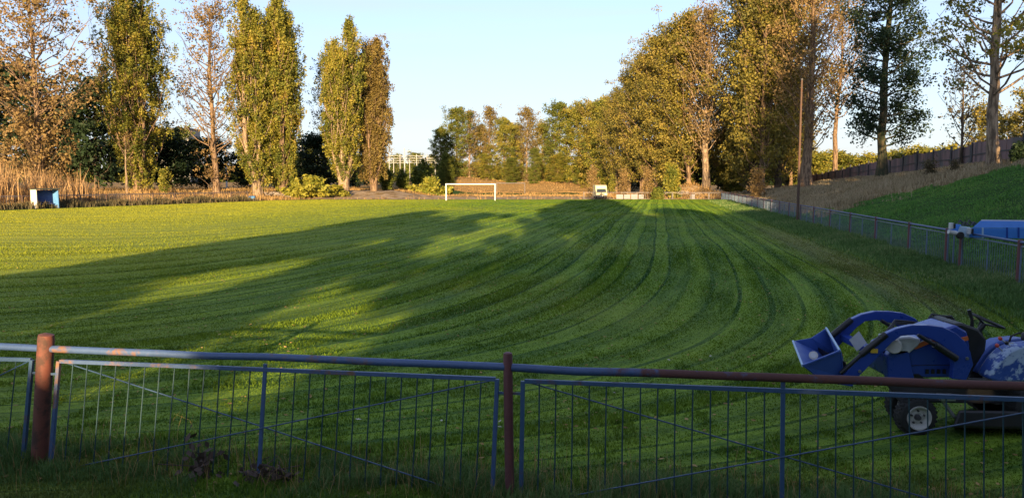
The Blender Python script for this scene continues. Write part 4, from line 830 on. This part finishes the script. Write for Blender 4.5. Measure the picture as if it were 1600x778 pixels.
# ------------------------------------------------------------------ railway gantries, masts, building
def mast(px, D, top, label, grp="railway masts"):
    p = at(px, 284, D); p[2] = float(tz(p[0], D)); t = at(px, top, D)[2]-p[2]; root = empty("railway_mast", p, label, "mast", grp)
    MB().tube([(0, 0, -.2), (0, 0, t)], [.24, .16], 8).build("shaft", M['mast'], root); MB().bar((0, 0, t*.9), (2.2, 0, t*.93), .12, .1, (0, 1, 0)).build("arm", M['mast'], root)
mast(471.5, 215, 206, "tall pale railway mast right of the slender paired poplar"); mast(322, 180, 218, "pale mast left of the half bare tree's trunk"); mast(354, 185, 226, "pale mast right of the half bare tree's trunk")
mast(632.5, 250, 232, "tallest pale mast in the middle of the gap")
def gantry(D, px0, px1, ytop, masts, label):
    a, b = at(px0, ytop, D), at(px1, ytop, D); zc = float(tz((a[0]+b[0])/2, D)); c = np.array(((a[0]+b[0])/2, D, zc)); root = empty("railway_gantry", c, label, "gantry", "railway gantries")
    m = MB(c)
    for dz in (0, -.9): m.bar(a+(0, 0, dz), b+(0, 0, dz), .10, .10, (0, 1, 0))
    k = int((b[0]-a[0])/1.4)
    for i in range(k): p = a+(b-a)*i/k; q = a+(b-a)*(i+1)/k; m.bar(p+(0, 0, 0 if i % 2 else -.9), q+(0, 0, -.9 if i % 2 else 0), .05, .05, (0, 1, 0))
    m.build("beam", M['mast'], root)
    for mx in masts:
        p = at(mx, ytop, D); MB(c).tube([(p[0], D, zc-.2), (p[0], D, p[2]+.5)], .13, 8).build("leg", M['mast'], root)
gantry(255, 606, 692, 243.5, (608, 625, 651, 667, 690), "nearer pale lattice gantry spanning the gap between the trees")
gantry(285, 604, 694, 251, (615, 640, 664, 680), "farther lower lattice gantry seen below the nearer one")
bp = at(284, 284, 330); bz = float(tz(bp[0], 330)); bh = at(284, 203, 330)[2]-bz; bd = empty("apartment_building", (bp[0], 330, bz), "pale flat roofed block barely showing over trees right of the broad poplar", "building")
m = MB(); m.box((0, 0, bh/2), (13, 12, bh)); m.build("wall", M['building'], bd); m = MB(); m.box((0, 0, bh+.15), (13.6, 12.6, .5)); m.build("roof", M['dark_grey'], bd)
for fl in range(3):
    for c in range(5): m = MB(); m.box((-5+c*2.5, -6.03, bh-1.9-fl*2.9), (1.3, .1, 1.4)); m.build("window", M['window_far'], bd)

# ------------------------------------------------------------------ blue boom of a trailer lift behind the right fence
DB = 22.6; bo = at(1640, 380, DB); bo[2] = float(tz(bo[0], DB)); BM = empty("boom_lift", bo, "bright blue lifting boom reaching in from the right edge above the right fence", "boom lift")
def B(px, py, D=DB): return at(px, py, D)
m = MB(bo)
m.hexa([B(1513, 371), B(1760, 377), B(1760, 377, DB+.5), B(1513, 371, DB+.5), B(1513, 356), B(1760, 359), B(1760, 359, DB+.5), B(1513, 356, DB+.5)]); m.build("boom", M['boom_blue'], BM, bevel=.015)
m = MB(bo); m.hexa([B(1520, 355.6, DB+.02), B(1760, 358.6, DB+.02), B(1760, 358.6, DB+.48), B(1520, 355.6, DB+.48), B(1532, 345, DB+.14), B(1760, 348, DB+.14), B(1760, 348, DB+.42), B(1532, 345, DB+.42)]); m.build("upper_boom", M['boom_blue'], BM, bevel=.01)
m = MB(bo); m.bar(B(1534, 344.4, DB+.40), B(1760, 347.4, DB+.40), .05, .05, (0, 1, 0)); m.build("edge_strip", M['light_grey'], BM)
for px in (1534, 1572, 1590):
    m = MB(bo); m.hexa([B(px, 371.8, DB-.012), B(px+3, 371.9, DB-.012), B(px+3, 371.9, DB+.1), B(px, 371.8, DB+.1), B(px, 355.4, DB-.012), B(px+3, 355.5, DB-.012), B(px+3, 355.5, DB+.1), B(px, 355.4, DB+.1)]); m.build("band", M['boom_light' if px < 1550 else 'machine_blue'], BM)
m = MB(bo); m.hexa([B(1494, 368, DB-.05), B(1514, 372, DB-.05), B(1514, 372, DB+.55), B(1494, 368, DB+.55), B(1500, 353, DB-.05), B(1516, 355, DB-.05), B(1516, 355, DB+.55), B(1500, 353, DB+.55)]); m.build("boom_head", M['boom_light'], BM, bevel=.02)
m = MB(bo); m.hexa([B(1483, 361, DB+.2), B(1500, 366, DB+.1), B(1500, 366, DB+.9), B(1483, 361, DB+.9), B(1485, 349, DB+.2), B(1502, 351, DB+.1), B(1502, 351, DB+.9), B(1485, 349, DB+.9)]); m.build("head_bracket", M['boom_blue'], BM, bevel=.02)
for px, py in ((1486, 353), (1514, 361)):
    a = B(px, py, DB-.1); m = MB(bo); m.box(a, (.10, .12, .19)); lm_ = m.build("lamp_box", M['light_grey'], BM, bevel=.015); m = MB(bo); m.box(a+(.06, -.03, 0), (.05, .13, .15)); m.build("lens", M['black_plastic'], lm_)
m = MB(bo); a = B(1502, 368, DB-.12); m.lathe(a, (0, 1, 0), [(0, .09), (.02, .11), (.1, .11), (.12, .09)], 16); m.build("roller", M['rubber'], BM, smooth=True)
m = MB(bo); m.tube([B(1482, 362), B(1493, 364), B(1498, 367)], .07, 10); m.build("nose_pad", M['light_grey'], BM, smooth=True)
m = MB(bo)
for k in range(4): m.tube([B(1496+k*7, 352, DB+.2), B(1500+k*7, 344+(k % 2)*3, DB+.2+.05*k), B(1508+k*7, 352, DB+.3)], .025, 6)
m.build("hose", M['dark_grey'], BM, smooth=True)
c0 = B(1755, 368, DB+.25); gz = float(tz(c0[0], DB+.25)); m = MB(bo); m.box((c0[0], c0[1], (gz+c0[2])/2+.3), (.5, .5, c0[2]-gz+.1)); m.build("mast", M['boom_blue'], BM, bevel=.02)
m = MB(bo); m.box((c0[0], c0[1], gz+.45), (2.6, 1.2, .22)); m.build("chassis", M['dark_grey'], BM, bevel=.02)
for sx_ in (-.7, .7):
    for sy in (-.65, .65):
        m = MB(bo); m.lathe((c0[0]+sx_, c0[1]+sy-.1, gz+.32), (0, 1, 0), [(0, .27), (.03, .32), (.17, .32), (.2, .27)], 20); m.build("wheel", M['rubber'], BM, smooth=True)

# ------------------------------------------------------------------ compact tractor with front loader
YN, YF = 7.95, 8.85
mo = at(1437, 672, YN+.3); mo[2] = 0.0
TR = empty("compact_tractor", mo, "compact blue tractor with front loader bucket raised, parked behind the near fence", "tractor")
def T(px, py, Y=YN): return at(px, py, Y)
def plate(pts, Y, th): m = MB(mo); m.prism([T(x, y, Y) for x, y in pts], (0, th, 0)); return m
MBl = M['machine_blue']
# hood
hood = [(1394, 594), (1393, 562), (1398, 549), (1414, 541), (1444, 532), (1474, 520), (1500, 512), (1518, 522), (1522, 545), (1514, 594)]
hd = plate([(x-6, y-4) for x, y in hood], YN+.14, .48).build("hood", MBl, TR, bevel=.022, smooth=True)
plate([(1388, 594), (1386, 556), (1394, 546), (1420, 546), (1430, 594)], YN+.10, .10).build('nose_panel', MBl, hd, bevel=.015)
m = MB(mo); a = T(1391, 566, YN+.12); m.hexa([T(1386, 582, YN+.20), T(1384, 582, YN+.19), T(1384, 582, YN+.6), T(1386, 582, YN+.61), T(1383, 548, YN+.20), T(1380, 549, YN+.19), T(1380, 549, YN+.6), T(1383, 548, YN+.61)]); m.build("grille", M['black_plastic'], TR)
for y0 in (YN+.10, YN+.56):
    m = plate([(1388, 548), (1391, 536), (1402, 528), (1422, 526), (1440, 530), (1436, 540), (1422, 552), (1404, 556)], y0, .16); hl = m.build("headlight_cover", M['light_grey'], TR, bevel=.02, smooth=True)
m = MB(mo); m.lathe(T(1397, 541, YN+.07), (-.5, -1, 0), [(-.02, .085), (.02, .08), (.03, .07)], 18); m.build("headlight", M['rim_white'], TR, smooth=True)
m = plate([(1422, 541), (1446, 532), (1468, 531), (1450, 538), (1432, 545), (1418, 546)], YN+.128, .01); m.build("stripe", M['orange'], hd)
m = plate([(1488, 531), (1512, 525), (1514, 531), (1492, 537)], YN+.128, .01); m.build("stripe", M['orange'], hd)
m = plate([(1426, 539.6), (1446, 530.3), (1466, 529.4), (1466, 530.6), (1446, 531.6), (1426, 541)], YN+.127, .01); m.build("trim_line", M['light_grey'], hd)
m = MB(mo); m.tube([T(1400, 572, YN+.135), T(1440, 570, YN+.135), T(1484, 570, YN+.135)], .004, 5, False); m.build("panel_seam", M['black_plastic'], hd)
for k in range(4):
    m = MB(mo); m.bar(T(1446+k*9, 580, YN+.132), T(1451+k*9, 580, YN+.132), .05, .012); m.build("vent", M['black_plastic'], hd)
m = plate([(1398, 594), (1402, 586), (1436, 584), (1448, 594)], YN+.13, .02); m.build("lower_skirt", M['black_plastic'], hd)
# loader mast and arms
def arm(Y, dxy, th, name, lab=None):
    dx, dy = dxy
    up = [(1308, 600), (1330, 572), (1352, 552), (1370, 536), (1385, 521), (1402, 513), (1425, 508), (1450, 508), (1474, 511), (1494, 520), (1508, 533), (1517, 550), (1521, 570)]
    lo = [(1510, 594), (1488, 592), (1490, 568), (1483, 550), (1470, 537), (1452, 528), (1428, 523), (1408, 525), (1394, 535), (1379, 550), (1362, 568), (1340, 590), (1332, 604)]
    m = plate([(x+dx, y+dy) for x, y in up+lo], Y, th); return m.build(name, MBl, TR, bevel=.008, label=lab)
arm(YN-.03, (0, 0), .07, "loader_arm"); 
_near = [(1308, 600), (1330, 572), (1352, 552), (1370, 536), (1385, 521), (1402, 513), (1425, 508), (1450, 508), (1474, 511), (1494, 520), (1508, 533), (1517, 550), (1521, 570), (1510, 594), (1488, 592), (1490, 568), (1483, 550), (1470, 537), (1452, 528), (1428, 523), (1408, 525), (1394, 535), (1379, 550), (1362, 568), (1340, 590), (1332, 604)]
m = MB(mo); m.prism([T(x, y, YN)+np.array((.02, .86, .0)) for x, y in _near], (0, .07, 0)); m.build("loader_arm", MBl, TR, bevel=.008)
m = MB(mo)  # cross tube joining the arms, with its white plate
a = T(1372, 556, YN)+(0, 0, .02); m.bar(a+(0, .03, 0), a+(.02, .87, 0), .10, .08, (0, 0, 1)); ct = m.build("cross_tube", MBl, TR, bevel=.01)
m = MB(mo); m.hexa([T(1327, 531, 8.15), T(1339, 549, 8.15), T(1339, 549, 8.17), T(1327, 531, 8.17), T(1342, 517, 8.15), T(1354, 535, 8.15), T(1354, 535, 8.17), T(1342, 517, 8.17)]); m.build("white_plate", M['light_grey'], ct)
# cylinders
for dy, dz in ((0.0, 0), (.86, 0)):
    sh = np.array((.02*(dy > 0), dy, 0))
    m = MB(mo); m.tube([T(1313, 583, YN-.02)+sh, T(1350, 550, YN-.02)+sh], .022, 10); m.tube([T(1345, 554, YN-.02)+sh, T(1384, 522, YN-.02)+sh], .036, 12); m.build("tilt_cylinder", M['black_plastic'], TR, smooth=True)
    m = MB(mo); m.tube([T(1436, 524, YN-.07)+sh, T(1466, 542, YN-.07)+sh], .022, 10); m.tube([T(1460, 538, YN-.07)+sh, T(1494, 560, YN-.07)+sh], .038, 12); m.build("lift_cylinder", M['black_plastic'], TR, smooth=True)
m = MB(mo); m.box(T(1366, 548, YN-.04), (.075, .012, .045)); m.build("warning_sticker", M['yellow'], TR)
for p in ((1376, 524), (1512, 560), (1493, 562), (1344, 580), (1436, 524)):
    m = MB(mo); m.lathe(T(*p, YN-.045), (0, 1, 0), [(0, .016), (.01, .018), (.02, .018)], 10); m.build('pivot_pin', M['steel'], TR, smooth=True)
# bucket: mouth turned towards the viewer's left
A, B_, C_, D_ = T(1239, 533, 8.45), T(1291, 513, 8.62), T(1312, 548, 7.90), T(1254, 571, 7.75)
dp = T(1268, 528, 8.52)
bk = [T(1280, 592, 7.86), T(1316, 588, 8.0), T(1316, 560, 8.55), T(1290, 556, 8.55)]
def thick(q, t=.016):
    q = [np.asarray(p) for p in q]; nrm = np.cross(q[1]-q[0], q[-1]-q[0]); nrm /= np.linalg.norm(nrm); return q, nrm*t
m = MB(mo)
for q in ([D_, C_, bk[1], bk[0]], [A, D_, bk[0], bk[3]], [B_, C_, bk[1], bk[2]], [A, dp, bk[3]], [dp, B_, bk[2], bk[3]], [bk[0], bk[1], bk[2], bk[3]]):
    qq, t = thick(q); m.prism(qq, t)
bkt = m.build("bucket", M['bucket_blue'], TR, bevel=.004)
m = MB(mo); m.bar(B_, C_, .035, .02, (1, 0, .3)); m.bar(A, D_, .03, .02, (1, 0, .3)); m.build("lip", M['boom_light'], bkt, bevel=.003)
m = MB(mo); m.bar(D_, C_, .02, .02, (0, 1, 0)); m.build("edge", M['bucket_blue'], bkt, bevel=.003)
cc = T(1271, 555, 8.02); nrm = np.array((-.35, -.8, .5)); m = MB(mo); m.lathe(cc, nrm, [(0, .048), (.004, .048)], 24); st = m.build("round_sticker", M['rim_white'], bkt)
m = MB(mo); m.lathe(cc+nrm/np.linalg.norm(nrm)*.005, nrm, [(0, .034), (.003, .034)], 24); m.build("emblem", M['steel'], bkt)
m = MB(mo); m.prism([T(1303, 556, 8.1), T(1322, 566, 8.1), T(1330, 590, 8.1), T(1310, 602, 8.1)], (0, .5, 0)); m.build("coupler", M['black_plastic'], TR, bevel=.01)
# dashboard, steering wheel
m = plate([(1490, 507), (1503, 504), (1530, 514), (1543, 530), (1541, 548), (1526, 572), (1514, 592), (1500, 592), (1512, 560), (1510, 530)], YN+.16, .50); m.build("dashboard", M['black_plastic'], TR, bevel=.03, smooth=True)
sw = MB(mo); c = T(1541, 500, YN+.42); ax = np.array((.42, -.12, 1.0)); ax /= np.linalg.norm(ax); u = np.cross(ax, (0, 1, 0)); u /= np.linalg.norm(u); v = np.cross(ax, u)
sw.tube([c+.19*(u*math.cos(w)+v*math.sin(w)) for w in np.linspace(0, 2*math.pi, 33)], .014, 8, False)
for w in (.4, 2.5, 4.6): sw.tube([c-ax*.05, c+.19*(u*math.cos(w)+v*math.sin(w))], .012, 6)
sw.tube([c-ax*.05, T(1524, 524, YN+.42)], .03, 10); sw.build("steering_wheel", M['black_plastic'], TR, smooth=True)
m = MB(mo); m.tube([T(1514, 484, YN+.3), T(1519, 500, YN+.3), T(1518, 522, YN+.3)], [.022, .016, .03], 8); m.tube([T(1534, 498, YN+.5), T(1530, 512, YN+.5), T(1531, 524, YN+.5)], [.015, .02, .035], 8); m.build("joystick", M['black_plastic'], TR, smooth=True)
m = MB(mo)
for k in range(5): m.tube([T(1446+k*4, 506, YN+.62), T(1456+k*5, 491+k, YN+.66), T(1474+k*3, 494, YN+.68), T(1488+k*2, 508, YN+.66)], .015, 6)
for k in range(3): m.tube([T(1383, 520+k*2, YN+.5), T(1398, 500+k*3, YN+.66), T(1420, 502+k*2, YN+.7), T(1446, 506, YN+.7)], .011, 6)
m.build("hydraulic_hose", M['black_plastic'], TR, smooth=True)
# chassis, deck, rear
m = MB(mo); m.hexa([T(1405, 628, YN+.22), T(1690, 632, YN+.22), T(1690, 632, YN+.62), T(1405, 628, YN+.62), T(1380, 594, YN+.22), T(1690, 596, YN+.22), T(1690, 596, YN+.62), T(1380, 594, YN+.62)]); m.build("chassis", M['dark_grey'], TR, bevel=.02)
m = MB(mo); m.hexa([T(1512, 598, YN-.02), T(1610, 602, YN-.02), T(1610, 602, YN+.85), T(1512, 598, YN+.85), T(1512, 590, YN-.02), T(1610, 594, YN-.02), T(1610, 594, YN+.85), T(1512, 590, YN+.85)]); m.build("footplate", M['dark_grey'], TR, bevel=.01)
m = MB(mo); m.hexa([T(1488, 668, YN-.12), T(1660, 672, YN-.12), T(1660, 672, YN+1.0), T(1488, 668, YN+1.0), T(1498, 640, YN-.08), T(1655, 642, YN-.08), T(1655, 642, YN+.96), T(1498, 640, YN+.96)]); m.build("mower_deck", M['black_plastic'], TR, bevel=.03)
m = MB(mo); m.tube([T(1470, 622, YN+.05), T(1490, 650, YN), T(1506, 660, YN)], .02, 8); m.box(T(1478, 620, YN+.02), (.16, .1, .06)); m.build("linkage", M['steel'], TR)
fd = plate([(1545, 592), (1550, 580), (1562, 562), (1576, 549), (1592, 541), (1625, 537), (1665, 543), (1690, 570), (1694, 596), (1560, 598)], YN-.05, .22).build("fender", M['fender_worn'], TR, bevel=.03, smooth=True)
m = MB(mo); m.prism([T(x, y, YN)+np.array((.28, .72, -.10)) for x, y in [(1545, 592), (1550, 580), (1562, 562), (1576, 549), (1592, 541), (1625, 537), (1665, 543), (1690, 570), (1694, 596), (1560, 598)]], (0, .22, 0)); m.build("fender", M['bucket_blue'], TR, bevel=.03, smooth=True)
for k, (p, q) in enumerate((((1566, 548), (1558, 540)), ((1578, 540), (1563, 529)), ((1583, 536), (1573, 536)))):
    m = MB(mo); m.tube([T(*p, YN+.02), T(*q, YN+.02)], .008, 6); lv = m.build("lever", M['steel'], TR); m = MB(mo); m.lathe(T(*q, YN+.02), (-.3, 0, 1), [(-.02, .008), (-.008, .021), (.012, .021), (.025, .008)], 10); m.build("knob", M['red' if k < 2 else 'black_plastic'], lv, smooth=True)
m = MB(mo); m.hexa([T(1594, 532, YN+.2), T(1680, 534, YN+.2), T(1680, 534, YN+.68), T(1594, 532, YN+.68), T(1596, 518, YN+.2), T(1680, 520, YN+.2), T(1680, 520, YN+.68), T(1596, 518, YN+.68)]); m.hexa([T(1662, 520, YN+.22), T(1682, 520, YN+.22), T(1682, 520, YN+.66), T(1662, 520, YN+.66), T(1672, 470, YN+.22), T(1688, 470, YN+.22), T(1688, 470, YN+.66), T(1672, 470, YN+.66)]); m.build("seat", M['dark_grey'], TR, bevel=.03, smooth=True)
m = MB(mo); m.tube([T(1576, 536, YN+.6), T(1580, 525, YN+.6), T(1592, 520, YN+.6), T(1606, 524, YN+.6)], .012, 6); m.build("grab_rail", M['black_plastic'], TR, smooth=True)
def wheel(c, R_, w, nm="wheel"):
    m = MB(mo); m.lathe(c, (0, 1, 0), [(.09, .001), (.09, R_*.6), (0, R_*.66), (.012, R_*.9), (.04, R_), (w-.04, R_), (w-.012, R_*.9), (w, R_*.66)], 36); o = m.build(nm, M['rubber'], TR, smooth=True)
    m = MB(mo); m.lathe(c-np.array((0, .006, 0)), (0, 1, 0), [(.05, .001), (.05, R_*.2), (.04, R_*.24), (.055, R_*.40), (.045, R_*.5), (.002, R_*.56), (-.002, R_*.63), (.07, R_*.645), (.085, R_*.64)], 30); r = m.build("rim", M['rim_white'], o, smooth=True)
    m = MB(mo)
    for k in range(5): a = k*2*math.pi/5+.3; m.lathe(c+np.array((math.cos(a)*R_*.34, .025, math.sin(a)*R_*.34)), (0, 1, 0), [(.0, .011), (.03, .011)], 8)
    m.lathe(c+np.array((0, -.0, 0)), (0, 1, 0), [(.0, .001), (.0, R_*.12), (.05, R_*.17), (.06, R_*.17)], 14); m.build("hub", M['dark_grey'], r)
    n_ = 26; m = MB(mo)
    for k in range(n_):
        a = 2*math.pi*k/n_; p = c+np.array((math.cos(a)*R_, 0, math.sin(a)*R_)); t = np.array((-math.sin(a), 0, math.cos(a)))
        m.bar(p+(0, .03, 0)+t*.0, p+np.array((0, w*.5, 0))+t*.02, .022, .016, (math.cos(a), 0, math.sin(a))); m.bar(p+np.array((0, w-.03, 0)), p+np.array((0, w*.5, 0))+t*.02, .022, .016, (math.cos(a), 0, math.sin(a)))
    m.build("tread", M['rubber'], o)
c1 = T(1437, 645, YN-.02); c1[2] = .212; wheel(c1, .212, .17); wheel(c1+np.array((.14, .48, 0)), .212, .17)
c2 = T(1640, 640, YN-.1); c2[2] = .345; wheel(c2, .345, .27); wheel(c2+np.array((0, .86, 0)), .345, .27)
